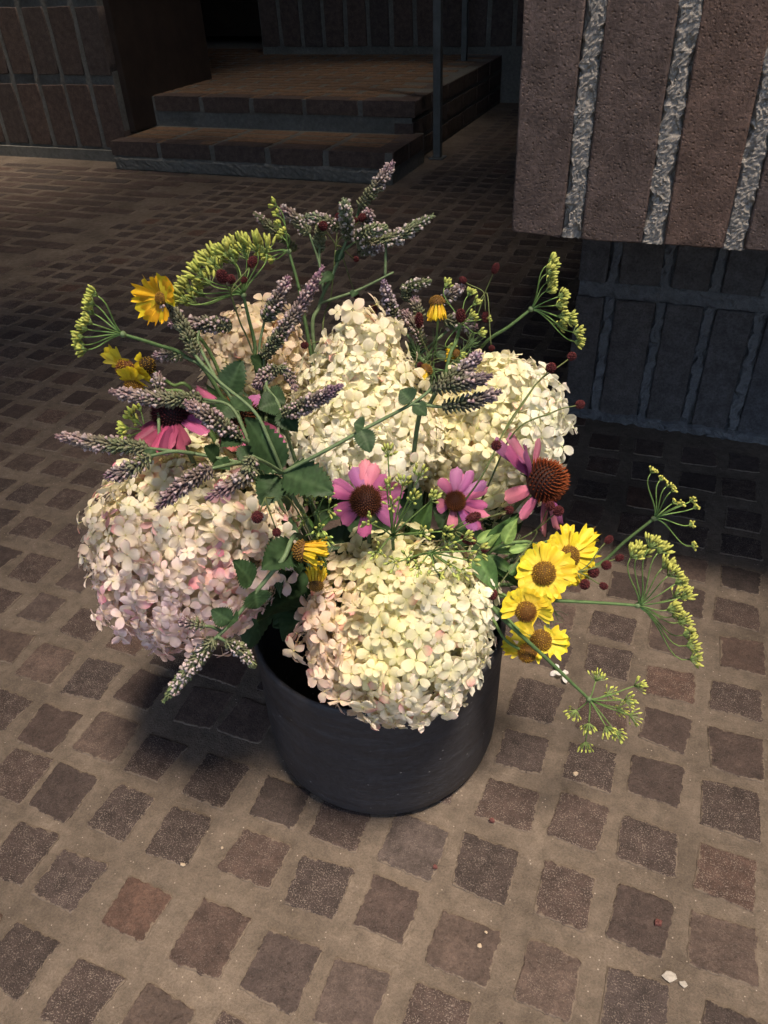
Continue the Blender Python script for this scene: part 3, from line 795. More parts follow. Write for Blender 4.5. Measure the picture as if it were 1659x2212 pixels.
# ------------------------------------------------------------------ mint
LILACF = (.46, .31, .33); PALEF = (.54, .42, .41); WHITEF = (.53, .49, .46)
SP_GREEN = (.10, .12, .06); SP_BROWN = (.12, .10, .07); SP_PURPLE = (.20, .125, .14)
def flower_spike(parent, pts, r=.0085, bloom=(.25, .9), tip=SP_PURPLE, base=SP_GREEN, flow=LILACF, dens=1.0, seed=0):
    r *= .9; rg = random.Random(seed*17+3); path = spline(pts, 8); m = len(path)
    L = sum((path[i+1]-path[i]).length for i in range(m-1)); nw = max(6, int(L/.0031))
    core = MB(); bl = MB()
    tube(core, path, (r*.42, r*.2), mixc(base, SP_BROWN, .3), 7, tip)
    for i in range(nw):
        t = (i+.5)/nw; s = t*(m-1); k = int(s); f_ = s-k
        p = path[k]+(path[min(k+1, m-1)]-path[k])*f_; z = (path[min(k+1, m-1)]-path[max(k-1, 0)]).normalized()
        x, y, _ = frame(z); R = r*(.82+.25*sin(t*pi))*(1 if t < .8 else 1-(t-.8)*2.6)*(1+.12*sin(i*1.9))
        nn = max(5, int(11*R/r))
        for q in range(nn):
            a = 2*pi*(q+.5*(i % 2))/nn+rg.gauss(0, .12); rad = x*cos(a)+y*sin(a)
            d = (rad*(.95-.5*t)+z*(.35+.75*t)).normalized()
            c = mixc(base, tip, max(0, min(1, (t-.3)*1.8)))
            c = mixc(c, SP_BROWN, rg.random()*.6); g = rg.uniform(.7, 1.35); c = tuple(v_*g for v_ in c)
            pod(core, p+rad*R*.28, d, R*rg.uniform(.62, .85), R*.17, c, tuple(v_*1.2 for v_ in c), 4, ((0, .6), (.5, 1), (1, .45)))
            in_b = bloom[0] < t < bloom[1]
            pr = (.40 if in_b else .05)*dens
            if t > bloom[1]: pr = .0
            if rg.random() < pr:
                c = mixc(mixc(flow, PALEF, rg.random()), WHITEF, rg.random()*.6); g = rg.uniform(.75, 1.1); c = tuple(v_*g for v_ in c)
                P = p+rad*R*.28+d*R*.62; fx, fy, fz = frame(d+V((rg.gauss(0, .25), rg.gauss(0, .25), rg.gauss(0, .25)))); s_ = R*rg.uniform(.21, .33)
                pod(bl, P-fz*s_*.9, fz, s_*1.7, s_*.72, tuple(v_*.8 for v_ in c), c, 5, ((0, .35), (.6, .75), (1, 1.0)))
    o = core.build('flower_spike', M_BUD, parent)
    if bl.v: b2 = bl.build('blossoms', M_PETAL, o, root_of(parent)); b2['kind'] = 'stuff'; b2.matrix_local = Matrix.Identity(4)
    return o
_sp = [0]
def P3(q): return at(*q)
def mint(label, stems, spikes, leaves=(), loc=None, rs=.0022, col=G_STEM2):
    first = P3(stems[0][0]); foot, mouth = inside(first)
    t_ = thing('mint_sprig', foot, label, 'mint', 'flowering mint stems')
    for i, s in enumerate(stems):
        pts = [P3(q) for q in s]; mb = MB()
        pts = ([foot, mouth]+pts) if i == 0 else pts
        tube(mb, spline(pts, 7), (rs*1.25, rs*.75) if i == 0 else (rs*.8, rs*.55), col, 6, G_STEM2); mb.build('stem', M_STEM, t_)
    for sp in spikes:
        _sp[0] += 1; kw = dict(sp[1]) if len(sp) > 1 else {}
        flower_spike(t_, [P3(q) for q in sp[0]], seed=_sp[0], **kw)
    for lf in leaves:
        a, b, W = P3(lf[0]), P3(lf[1]), lf[2]; c = lf[3] if len(lf) > 3 else G_DARK
        nrm = (CAM-(a+b)/2).normalized()+V((random.gauss(0, .25), random.gauss(0, .25), .5+random.gauss(0, .2)))
        mb = MB(); leaf(mb, a, b, nrm, W, c, .15, .22, .10, 16); mb.build('leaf', M_LEAF, t_)
    return t_
pur = dict(tip=(.15, .085, .13)); dk = dict(base=(.06, .075, .04), tip=(.11, .075, .10))
mint('branching mint stem in front, its leafy fork left of the two pink coneflowers',
    [[(665, 1130, -.10), (640, 1085, -.12), (610, 1022, -.13)],
     [(610, 1022, -.13), (700, 975, -.135), (800, 920, -.13), (890, 872, -.125), (935, 838, -.12)],
     [(890, 872, -.125), (960, 880, -.12)],
     [(610, 1022, -.13), (520, 1000, -.14), (420, 980, -.14), (318, 968, -.135)],
     [(420, 980, -.14), (375, 975, -.15), (325, 985, -.15)],
     [(610, 1022, -.13), (585, 960, -.13), (550, 890, -.12), (480, 830, -.1), (440, 790, -.08)],
     [(610, 1022, -.13), (575, 1000, -.16), (545, 985, -.17)],
     [(520, 1000, -.15), (490, 1005, -.17), (458, 1012, -.18)]],
    [([(932, 840, -.12), (1000, 828, -.12), (1062, 812, -.12)], dict(bloom=(.3, .8), dens=.35, **dk)),
     ([(955, 880, -.12), (1020, 868, -.12), (1082, 845, -.12)], dict(bloom=(.3, .8), dens=.55, **dk)),
     ([(318, 968, -.135), (215, 958, -.13), (122, 942, -.12)], dict(bloom=(.2, .88), dens=.8)),
     ([(325, 985, -.15), (280, 1015, -.16), (228, 1030, -.16)], dict(bloom=(.15, .95), **pur)),
     ([(545, 985, -.17), (528, 1030, -.18), (443, 1078, -.19)], dict(bloom=(.35, .8), dens=.8, tip=(.17, .09, .12))),
     ([(458, 1012, -.18), (400, 1045, -.19), (338, 1098, -.2)], dict(bloom=(.05, .75), dens=.7, tip=(.13, .075, .10), base=(.10, .075, .07)))],
    [((606, 1020, -.13), (538, 905, -.13), .030), ((612, 1022, -.13), (716, 1058, -.16), .034), ((602, 1028, -.13), (565, 1088, -.16), .026), ((780, 928, -.135), (800, 975, -.15), .017), ((786, 924, -.13), (765, 915, -.13), .016), ((890, 868, -.125), (866, 842, -.12), .018), ((892, 872, -.125), (922, 896, -.13), .014), ((470, 990, -.14), (445, 965, -.15), .016), ((470, 992, -.14), (492, 1012, -.16), .014), ((330, 970, -.14), (318, 992, -.15), .010), ((520, 1000, -.14), (560, 960, -.12), .02)])
mint('leafy mint stem trailing down over the front of the left hydrangea',
    [[(655, 1165, -.13), (610, 1210, -.165), (548, 1285, -.18), (500, 1345, -.19), (462, 1382, -.195)],
     [(480, 1365, -.19), (460, 1355, -.195), (443, 1352, -.2)], [(470, 1375, -.195), (487, 1385, -.195)]],
    [([(462, 1380, -.195), (410, 1445, -.2), (353, 1515, -.205)], dict(bloom=(.1, .78), tip=(.15, .20, .08), flow=(.66, .56, .58))),
     ([(487, 1384, -.195), (520, 1405, -.195), (551, 1442, -.195)], dict(bloom=(.1, .8), tip=(.17, .20, .09), flow=(.66, .56, .58), r=.0075)),
     ([(443, 1352, -.2), (415, 1348, -.2), (388, 1342, -.2)], dict(bloom=(.1, .9), r=.007, **pur))],
    [((640, 1180, -.14), (570, 1222, -.18), .030), ((640, 1180, -.14), (655, 1215, -.16), .02), ((545, 1262, -.18), (508, 1212, -.18), .024), ((550, 1275, -.18), (557, 1315, -.185), .026), ((500, 1342, -.19), (458, 1318, -.19), .018), ((500, 1340, -.19), (512, 1340, -.195), .018)])
mint('pair of upright lilac mint spikes in front of the peach hydrangea',
    [[(590, 1000, -.02), (575, 880, .03), (570, 770, .05)], [(575, 830, .04), (560, 760, .06), (572, 690, .07)]],
    [([(568, 772, .05), (600, 730, .05), (650, 660, .055), (698, 575, .06)], dict(bloom=(.3, .93), tip=(.20, .11, .16), r=.0095, dens=.9)),
     ([(572, 692, .07), (598, 650, .07), (624, 597, .075)], dict(bloom=(.05, .93), tip=(.20, .11, .16), r=.0095))],
    [((575, 800, .05), (545, 770, .04), .02), ((570, 850, .03), (615, 870, .02), .025), ((565, 900, .02), (520, 930, .0), .03)])
mint('mint stem with short purple spikes between the two hydrangeas left of centre',
    [[(640, 1000, -.03), (610, 905, -.06)], [(620, 930, -.05), (600, 870, -.04), (575, 830, -.02), (600, 795, .0)]],
    [([(612, 893, -.06), (670, 870, -.075), (740, 832, -.085)], dict(bloom=(.1, .75), tip=(.17, .10, .15), r=.0088)),
     ([(600, 795, .0), (575, 810, -.01), (550, 838, -.02)], dict(bloom=(.1, .9), **pur)),
     ([(600, 793, .0), (620, 805, .0), (640, 845, -.01)], dict(bloom=(.1, .9), r=.007))],
    [((600, 870, -.04), (560, 880, -.05), .024), ((605, 890, -.05), (640, 930, -.07), .02)])
mint('mint stem with greenish spikes near the yellow flowers at the left',
    [[(540, 960, -.04), (500, 860, -.03), (440, 790, -.02), (420, 765, -.01)], [(470, 825, -.03), (430, 745, .0), (430, 715, .01)], [(440, 790, -.02), (395, 770, .0)]],
    [([(422, 765, -.01), (395, 705, .0), (350, 648, .0)], dict(bloom=(.5, .9), dens=.4, tip=(.12, .12, .08), r=.0092)),
     ([(500, 705, .03), (440, 700, .02), (365, 700, .02)], dict(bloom=(.05, .95), r=.0092, **pur)),
     ([(398, 768, .0), (365, 768, .0), (333, 768, .0)], dict(bloom=(.1, .95), r=.0075, **pur))],
    [((490, 850, -.03), (520, 780, -.02), .026), ((500, 870, -.03), (470, 900, -.05), .024)])
mint('mint stem with long pale spikes reaching out low at the left',
    [[(560, 990, -.08), (530, 955, -.1), (516, 946, -.1)], [(540, 960, -.1), (500, 880, -.08), (440, 862, -.07)], [(470, 868, -.07), (400, 870, -.05), (345, 850, -.05)], [(345, 960, -.09), (343, 920, -.08), (342, 872, -.06)]],
    [([(436, 862, -.07), (340, 862, -.07), (236, 845, -.06)], dict(bloom=(.45, .95), r=.0092)),
     ([(516, 946, -.1), (460, 905, -.11), (400, 868, -.11)], dict(bloom=(.1, .9), r=.0092)),
     ([(344, 870, -.06), (343, 835, -.05), (340, 806, -.04)], dict(bloom=(.1, .95), r=.0072))],
    [((520, 930, -.09), (480, 960, -.12), .02), ((505, 885, -.08), (540, 860, -.06), .02)])
mint('tallest mint stem at the back with pale spikes fanned against the dark floor',
    [[(680, 760, .12), (690, 660, .14), (720, 590, .15), (748, 520, .16)],
     [(700, 635, .145), (690, 570, .16), (668, 505, .17)], [(690, 575, .16), (690, 520, .17)],
     [(735, 545, .16), (770, 520, .17)], [(748, 520, .16), (770, 470, .17), (776, 448, .17)],
     [(690, 655, .14), (770, 628, .15), (850, 588, .16)], [(832, 598, .16), (832, 530, .17), (815, 505, .17)]],
    [([(776, 448, .17), (815, 400, .17), (850, 350, .17)], dict(bloom=(.45, .95), flow=PALEF, tip=(.2, .13, .17), r=.0088)),
     ([(770, 530, .17), (850, 515, .17), (937, 465, .17)], dict(bloom=(.35, .92), flow=WHITEF, tip=(.12, .15, .08), r=.0098)),
     ([(752, 515, .16), (748, 475, .14), (744, 432, .13)], dict(bloom=(.05, .85), flow=WHITEF, tip=(.16, .20, .12), r=.0092)),
     ([(735, 490, .18), (700, 478, .18), (662, 466, .18)], dict(bloom=(.05, .85), flow=PALEF, tip=(.16, .20, .12), r=.0092)),
     ([(668, 505, .17), (640, 475, .18), (605, 447, .18)], dict(bloom=(.05, .92), flow=WHITEF, r=.0088)),
     ([(640, 540, .19), (590, 495, .2), (548, 460, .2)], dict(bloom=(.6, .95), dens=.5, tip=(.10, .11, .06), base=(.07, .09, .035), r=.0075)),
     ([(690, 545, .17), (690, 515, .17), (694, 480, .16)], dict(bloom=(.8, .95), dens=.4, tip=(.11, .12, .05), r=.0088)),
     ([(765, 515, .16), (795, 500, .15), (838, 492, .15)], dict(bloom=(.0, .85), flow=(.72, .62, .58), tip=(.16, .2, .1), r=.0092)),
     ([(795, 500, .18), (795, 475, .17), (796, 456, .16)], dict(bloom=(.0, 1.0), flow=(.62, .44, .56), r=.0085)),
     ([(775, 545, .17), (800, 540, .16), (830, 535, .16)], dict(bloom=(.2, .9), flow=WHITEF, r=.007))],
    [((720, 590, .15), (690, 610, .13), .012), ((740, 540, .16), (725, 565, .15), .01), ((770, 628, .15), (760, 640, .14), .01)])
mint('mint stem with grey-lilac spikes behind the cone-shaped hydrangea on its right',
    [[(930, 850, .08), (900, 760, .1), (860, 690, .12)], [(905, 770, .1), (900, 690, .12), (880, 640, .13)], [(900, 770, .1), (960, 720, .12), (985, 690, .13)]],
    [([(862, 700, .12), (842, 655, .12), (828, 605, .12)], dict(bloom=(.0, .9), tip=(.19, .13, .19), flow=(.50, .42, .56), r=.0085)),
     ([(880, 650, .13), (882, 622, .13), (932, 606, .12)], dict(bloom=(.35, .9), flow=WHITEF, tip=(.12, .15, .07), r=.0085)),
     ([(918, 745, .1), (895, 705, .11), (870, 670, .12)], dict(bloom=(.0, .9), r=.0085)),
     ([(940, 668, .13), (970, 640, .13), (1003, 618, .13)], dict(bloom=(.0, .95), flow=(.52, .46, .54), r=.0088)),
     ([(960, 690, .12), (990, 700, .12), (1030, 705, .12)], dict(bloom=(.0, .95), flow=WHITEF, r=.0105)),
     ([(912, 690, .115), (900, 665, .12), (896, 640, .125)], dict(bloom=(.3, .6), dens=.4, r=.0085))],
    [((940, 760, .1), (975, 780, .09), .012), ((905, 780, .1), (880, 740, .1), .014)])
mint('lilac mint spike leaning over the top left of the white hydrangea',
    [[(900, 930, -.05), (930, 870, -.085), (950, 830, -.09)]],
    [([(948, 832, -.09), (995, 805, -.085), (1038, 762, -.08)], dict(bloom=(.2, .97), tip=(.20, .13, .19), flow=(.50, .40, .52), r=.0092))])

# ------------------------------------------------------------------ fennel
def fennel(label, stem_pts, hub, ends, npod=16, pod_l=.0062, pod_r=.0013, out=None, col=FENNEL, spread=.55, ped=.006, ray_c=(.10, .19, .06)):
    H = P3(hub); foot, mouth = inside(H if not stem_pts else P3(stem_pts[0])); rg = random.Random(len(label)*7+len(ends))
    t_ = thing('fennel_sprig', foot, label, 'fennel', 'fennel umbels in the vase')
    mb = MB(); pts = [foot, mouth]+[P3(q) for q in stem_pts]+[H]
    tube(mb, spline(pts, 7), (.0026, .0015), G_STEM, 7, (.07, .12, .045)); bumpd = (H-pts[-2]).normalized()
    pod(mb, H-bumpd*.003, bumpd, .006, .0032, G_STEM2, None, 7); mb.build('stem', M_STEM, t_)
    for e in ends:
        E = P3(e); d = (E-H); L = d.length; dn = d.normalized()
        o_ = dn if out is None else (dn*.45+out.normalized()*.75).normalized()
        mb = MB(); tube(mb, bez(H, H+(bumpd*.35+dn*.65)*L*.4, E-o_*L*.28, E, 8), (.0008, .0006), ray_c, 5, (.16, .25, .07))
        x, y, z = frame(o_)
        for i in range(npod):
            t = (i+.5)/npod; a = i*2.39996; s = math.sqrt(t)*spread*1.3
            dd = (z+(x*cos(a)+y*sin(a))*s+V((rg.gauss(0, .22), rg.gauss(0, .22), rg.gauss(0, .22)))).normalized()
            p1 = E+dd*ped*rg.uniform(.75, 1.2)
            tube(mb, [E, E+dd*ped*.5, p1], .00035, (.18, .26, .08), 4)
            c = mixc(col, FENNEL2, rg.random()); g = rg.uniform(.75, 1.12); c = tuple(v_*g for v_ in c)
            pod(mb, p1, (dd*.7+z*.3), pod_l*rg.uniform(.8, 1.15), pod_r, c, tuple(v_*1.12 for v_ in c), 5)
        mb.build('umbellet', M_BUD, t_)
    return t_
LEFTUP = (cu*.75-cr*.75-fw*.2)
fennel('small fennel umbel sticking out at the far left, seen from the side', [(480, 860, .0), (400, 770, .0), (340, 745, -.01)], (265, 722, -.02),
    [(212, 640, -.03), (205, 658, -.02), (203, 678, -.01), (200, 700, -.04), (190, 712, -.02), (182, 728, -.03), (184, 745, -.02), (190, 755, -.04)], 18, .0050, .0012, out=(-cr+cu*.25), ped=.006, spread=.7)
fennel('largest fennel umbel, thick with green seeds, arching above the left yellow flower', [(570, 860, .05), (550, 740, .06), (538, 690, .06)], (526, 638, .06),
    [(405, 655, .03), (425, 655, .08), (418, 628, .04), (440, 640, .09), (440, 600, .04), (455, 615, .08), (465, 572, .05), (480, 590, .1), (498, 555, .04), (510, 570, .1), (528, 545, .06), (556, 545, .06), (575, 548, .08), (452, 580, .11), (535, 560, .1)],
    16, .0098, .0017, out=LEFTUP, ped=.010, spread=.75)
fennel('fennel umbel with a thin curl of seeds beside the pale mint spikes', [(660, 700, .12), (645, 620, .13)], (624, 543, .14),
    [(598, 445, .14), (604, 468, .14), (608, 490, .15), (620, 505, .13), (568, 545, .14), (582, 555, .13), (596, 560, .14), (590, 540, .16), (612, 515, .16)], 12, .0052, .0014, out=(cu*.2-cr*.9), ped=.004)
fennel('fennel umbel on a straight stem against the dark brick base at the right', [(1000, 830, .15), (1045, 745, .11), (1100, 705, .1)], (1147, 668, .1),
    [(1183, 572, .1), (1180, 592, .09), (1180, 612, .11), (1178, 630, .1), (1205, 642, .1), (1200, 660, .12), (1205, 682, .1), (1202, 700, .11), (1222, 688, .1), (1238, 718, .1), (1240, 738, .1)], 20, .0060, .0013, out=(cr*.95+cu*.1), ped=.007, spread=.75, col=(.35, .39, .09))
fennel('sparse fennel umbel in flower at the far right, its rays bare and spread', [(1120, 1260, -.06), (1240, 1235, -.06), (1300, 1215, -.06), (1350, 1170, -.06)], (1413, 1120, -.06),
    [(1406, 1022, -.06), (1425, 1038, -.05), (1438, 1052, -.06), (1450, 1062, -.07), (1452, 1088, -.05), (1466, 1092, -.07), (1490, 1084, -.06), (1498, 1098, -.05), (1488, 1135, -.06), (1494, 1180, -.06)], 11, .0022, .0012, out=(cr*.8+cu*.45), ped=.0045, col=(.46, .45, .10), spread=.9)
fennel('wide yellow-green fennel umbel on a level stem right of the yellow flowers', [(1060, 1290, -.1), (1190, 1297, -.11), (1290, 1302, -.11)], (1377, 1308, -.11),
    [(1362, 1205, -.11), (1378, 1200, -.1), (1402, 1185, -.11), (1420, 1195, -.1), (1430, 1228, -.11), (1442, 1245, -.12), (1458, 1262, -.1), (1470, 1290, -.11), (1440, 1318, -.12), (1452, 1332, -.1), (1465, 1345, -.11), (1475, 1372, -.1), (1482, 1395, -.11), (1490, 1425, -.11), (1455, 1290, -.09)], 21, .0062, .0013, out=(cr*.75+cu*.5), ped=.009, spread=.8, col=(.38, .40, .09))
fennel('drooping fennel umbel low at the right, hanging over the lit floor', [(1000, 1260, -.1), (1090, 1340, -.14), (1180, 1422, -.15), (1230, 1470, -.155)], (1272, 1510, -.16),
    [(1287, 1472, -.15), (1370, 1482, -.16), (1348, 1512, -.17), (1360, 1545, -.16), (1329, 1580, -.17), (1308, 1568, -.18), (1272, 1562, -.17), (1265, 1602, -.17), (1312, 1500, -.14), (1335, 1530, -.15), (1246, 1535, -.16)], 18, .0042, .0009, col=(.42, .48, .10), spread=1.0, ped=.009, ray_c=(.09, .17, .05))
fennel('green fennel umbel between the two pink coneflowers', [(850, 1230, -.09)], (848, 1160, -.13),
    [(848, 1092, -.16), (836, 1060, -.15), (838, 985, -.14), (905, 1030, -.14), (890, 1082, -.16), (930, 1082, -.14), (915, 1155, -.18), (955, 1148, -.17), (818, 1190, -.19), (870, 1050, -.13), (800, 1130, -.17)], 9, .0058, .0013, col=(.24, .31, .085), spread=.8)
fennel('loose green fennel seeds lying over the top of the front hydrangea', [(940, 1240, -.1)], (930, 1195, -.16),
    [(880, 1205, -.21), (905, 1225, -.215), (940, 1232, -.215), (970, 1222, -.21), (995, 1232, -.2), (1010, 1210, -.19), (965, 1180, -.18), (1000, 1165, -.16), (1030, 1190, -.17), (855, 1215, -.21)], 7, .0058, .0013, col=(.26, .33, .09), spread=.9)
fennel('small green fennel umbel among the mint spikes behind the white hydrangea', [(960, 820, .07), (985, 740, .1)], (995, 700, .11),
    [(960, 622, .12), (1010, 640, .12), (1020, 660, .11), (1012, 688, .1), (1030, 720, .1), (985, 765, .09), (965, 750, .1), (1040, 690, .11)], 11, .0052, .0013, col=(.33, .40, .10), out=cr*.6+cu*.3)
fennel('pale green fennel seed cluster beside the drooping pink coneflower at the left', [(430, 1000, -.02), (350, 950, .0)], (318, 930, .0),
    [(292, 905, .0), (280, 925, -.01), (285, 940, -.01), (305, 890, .01), (300, 915, .01)], 10, .007, .0016, col=(.34, .44, .08))
fennel('tuft of green fennel beside the wilted yellow flower at the rim', [(690, 1160, -.08)], (685, 1110, -.12),
    [(675, 1085, -.13), (700, 1070, -.13), (660, 1120, -.14), (710, 1100, -.14), (690, 1140, -.15), (700, 1160, -.15)], 8, .006, .0012, col=(.25, .36, .09), spread=1.0)

# ------------------------------------------------------------------ coneflowers
MAG = (.36, .09, .195); PNK = (.45, .15, .215); PUR = (.31, .098, .235); DULL = (.20, .045, .09)
def coneflower(label, c, d, tips, Nrm, disc, cols, droop=.1, cone_h=.75, width=.011, base_r=.8, tipc=(.34, .10, .02), darkc=(.035, .012, .008), npeg=230, stem_via=(), ring=None):
    P = at(*c, d); n = Nrm.normalized(); foot, mouth = inside(P); rg = random.Random(int(c[0]))
    t_ = thing('coneflower', foot, label, 'coneflower', 'purple coneflowers in the vase')
    B = P-n*disc*.35
    for i, tp in enumerate(tips):
        if len(tp) == 3: T = at(*tp)
        else: T = on_plane(tp[0], tp[1], B, n)-n*droop*(on_plane(tp[0], tp[1], B, n)-B).length
        dr = (T-B); dr2 = (dr-n*dr.dot(n)).normalized()
        P0 = B+dr2*disc*base_r-n*.001
        set_petal(CPET[i % 6], t_, P0, T, n+V((rg.gauss(0, .15), rg.gauss(0, .15), rg.gauss(0, .15))), width*rg.uniform(.88, 1.15), tuple(v_*rg.uniform(.9, 1.1) for v_ in cols[i % len(cols)]))
    mb = MB(); dome(mb, B, n, disc*.93, disc*(cone_h+.2), darkc); o = mb.build('cone', M_DARK, t_)
    mb = MB(); bumps(mb, B, n, disc*.93, disc*(cone_h+.22), npeg, disc*.36, disc*.05, lambda t: (darkc, mixc(tipc, (tipc[0]*.5, tipc[1]*.35, tipc[2]*.3), max(0, 1-abs(t-.75)*2.2) if ring is None else ring(t))), .9, 1.0, 4, .05)
    o2 = mb.build('pegs', M_DARK, o, root_of(t_)); o2['kind'] = 'stuff'
    mb = MB(); tube(mb, stem_path(B, -n-V((0, 0, .8)), [P3(q) for q in stem_via]), (.0026, .0022), G_STEM, 7, (.10, .11, .05)); mb.build('stem', M_STEM, t_)
    mb = MB()
    x, y, z = frame(n)
    for i in range(9):
        a = 2*pi*i/9; dd = x*cos(a)+y*sin(a); leaf(mb, B-n*.003+dd*.003, B-n*.006+dd*disc*1.05, n, .0035, G_LEAF, 0, .2, .2, 5)
    o3 = mb.build('sepals', M_LEAF, t_); o3['kind'] = 'stuff'
    return t_
def c7(x, y): return (548.6+.3638*x, 932.6+.3638*y)
TOCAM = -fw
coneflower('pink coneflower facing out just above the front hydrangea, left of the smaller one', (790, 1082), -.12,
    [c7(*q) for q in ((455, 285), (440, 330), (578, 195), (664, 150), (722, 175), (785, 240), (885, 310), (895, 355), (880, 445), (855, 548), (655, 628), (520, 548), (468, 478))], TOCAM+V((0, 0, .15)), .0135, [PUR, MAG, PUR, PNK, PNK, MAG, DULL, MAG, PUR, PUR, MAG, MAG, MAG], .12, width=.0118, tipc=(.16, .055, .02))
coneflower('smaller pink coneflower with a short-petalled side, right of the middle', (985, 1082), -.10,
    [c7(*q) for q in ((1115, 265), (1215, 200), (1260, 240), (1320, 225), (1395, 285), (1412, 322), (1410, 430), (1412, 492), (1375, 575), (1335, 585), (1185, 572), (1092, 425), (1090, 460))], TOCAM+cr*.25+V((0, 0, .2)), .0095, [MAG, PUR, MAG, PUR, PUR, MAG, MAG, PNK, MAG, PUR, PNK, PNK, MAG], .1, width=.0105, tipc=(.20, .065, .015))
coneflower('big coneflower at the right with drooping pink petals and a bristly rust-brown cone', (1180, 1038), -.06,
    [(1083, 940, -.065), (1098, 962, -.07), (1115, 930, -.05), (1142, 960, -.08), (1168, 945, -.03), (1090, 1080, -.075), (1128, 1125, -.085), (1175, 1155, -.075), (1192, 1160, -.06), (1215, 1145, -.05), (1222, 1130, -.04)],
    cr*.8+TOCAM*.55+V((0, 0, .25)), .0205, [PUR, MAG, PNK, PUR, PNK, PNK, PNK, PNK, PNK, PNK, PUR], .2, cone_h=1.0, width=.0135, base_r=.75, tipc=(.25, .055, .012), npeg=250, darkc=(.022, .008, .006))
coneflower('dark coneflower with hanging dull magenta petals at the left', (368, 884), -.06,
    [(288, 945, -0.085), (305, 958, -0.105), (325, 965, -0.115), (345, 968, -0.120), (362, 970, -0.120), (378, 968, -0.115), (395, 955, -0.105), (450, 935, -0.085), (440, 905, -0.065), (450, 880, -0.055), (300, 925, -0.065)],
    V((0, 0, 1))+TOCAM*.25-cr*.1, .0165, [DULL, DULL, (.36, .07, .14), DULL, (.36, .08, .16), DULL, DULL, MAG, PUR, PUR, DULL], .3, width=.012, tipc=(.10, .02, .025), darkc=(.015, .007, .008))
coneflower('shaded coneflower with a dark brown cone deep between the left hydrangeas', (512, 890), -.01,
    [(480, 965, -.04), (500, 975, -.05), (530, 968, -.05), (575, 945, -.04), (618, 960, -.03), (600, 925, -.02), (470, 930, -.02), (560, 850, .03), (460, 880, .02), (425, 828, .03)],
    V((0, 0, 1))+TOCAM*.35, .018, [(.30, .06, .08), (.32, .07, .08), MAG, PUR, MAG, DULL, DULL, PUR, MAG, MAG], .25, width=.012, tipc=(.16, .055, .02), darkc=(.02, .01, .006))

# ------------------------------------------------------------------ yellow sneezeweed
YELLOW = (.60, .465, .018); GOLD = (.56, .32, .012); YEL2 = (.63, .51, .03)
def sneezeweed(label, c, d, tips, Nrm, disc, cols=(YELLOW, YEL2), width=.011, droop=.05, brown=(.19, .095, .018), gold=(.42, .25, .025), centre=None, leaves=(), stem_via=(), base_r=.75, hgt=.8, back=None):
    P = at(*c, d); n = Nrm.normalized(); foot, mouth = inside(P); rg = random.Random(int(c[0]*3+c[1]))
    t_ = thing('yellow_flower', foot, label, 'flower', 'yellow sneezeweed flowers')
    for i, tp in enumerate(tips):
        if len(tp) == 3: T = at(*tp)
        else:
            T = on_plane(tp[0], tp[1], P, n); T = T-n*droop*(T-P).length
        dr = T-P; dr2 = dr-n*dr.dot(n); dr2 = dr2.normalized() if dr2.length > 1e-4 else dr.normalized()
        P0 = P+dr2*disc*base_r-n*disc*.25
        set_petal(SPET[i % 6], t_, P0, T, n+V((rg.gauss(0, .22), rg.gauss(0, .22), rg.gauss(0, .22))), width*rg.uniform(.85, 1.15), tuple(v_*rg.uniform(.9, 1.06) for v_ in cols[i % len(cols)]))
    mb = MB(); dome(mb, P-n*disc*.3, n, disc, disc*hgt, mixc(brown, (0, 0, 0), .4)); o = mb.build('disc', M_DARK, t_)
    mb = MB(); cc = centre or brown
    bumps(mb, P-n*disc*.3, n, disc*.98, disc*(hgt+.02), 150, disc*.2, disc*.075, lambda t: (mixc(brown, (0, 0, 0), .3), (gold if rg.random() < .55 else brown) if t > .3 else (cc if rg.random() < .6 or centre else gold)), .8, 1.0, 4, .12)
    o2 = mb.build('disc_florets', M_DARK, o, root_of(t_)); o2['kind'] = 'stuff'
    mb = MB(); tube(mb, stem_path(P-n*disc*.4, back or (-n*.6-V((0, 0, 1))), [P3(q) for q in stem_via]), (.0022, .0015), G_STEM, 6, (.12, .19, .06))
    pod(mb, P-n*disc*.75, n, disc*.6, disc*.6, (.14, .21, .05), None, 8); mb.build('stem', M_STEM, t_)
    for (p0, p1, W, col) in leaves:
        mb = MB(); a, b = P3(p0), P3(p1); leaf(mb, a, b, (CAM-a).normalized()+V((rg.gauss(0, .3), rg.gauss(0, .3), .4)), W, col, 0, .25, .15, 12, 1.35); mb.build('leaf', M_LEAF, t_)
    return t_
def fan(cx_, cy_, r, a0, a1, n, seed=1, jr=.1, ja=5):
    g = random.Random(seed); out = []
    for i in range(n):
        a = radians(a0+(a1-a0)*i/(n-1)+g.gauss(0, ja)); rr = r*(1+g.gauss(0, jr)); out.append((cx_+cos(a)*rr, cy_-sin(a)*rr))
    return out
sneezeweed('fully open yellow flower facing out, the widest of the right-hand yellow cluster', (1176, 1238), -.11, fan(1176, 1238, 64, 0, 336, 15, 3), TOCAM+V((0, 0, .1)), .0115, width=.021, droop=.02,
    leaves=[((1090, 1175, -.1), (1118, 1115, -.09), .018, G_LIGHT), ((1030, 1200, -.1), (1078, 1282, -.13), .026, G_LEAF), ((1100, 1190, -.09), (1150, 1178, -.09), .010, G_LIGHT), ((1100, 1240, -.1), (1140, 1210, -.09), .015, G_LEAF), ((1030, 1170, -.08), (1075, 1140, -.07), .012, G_LIGHT)], stem_via=[(1050, 1200, -.08), (1130, 1170, -.085), (1165, 1190, -.09)])
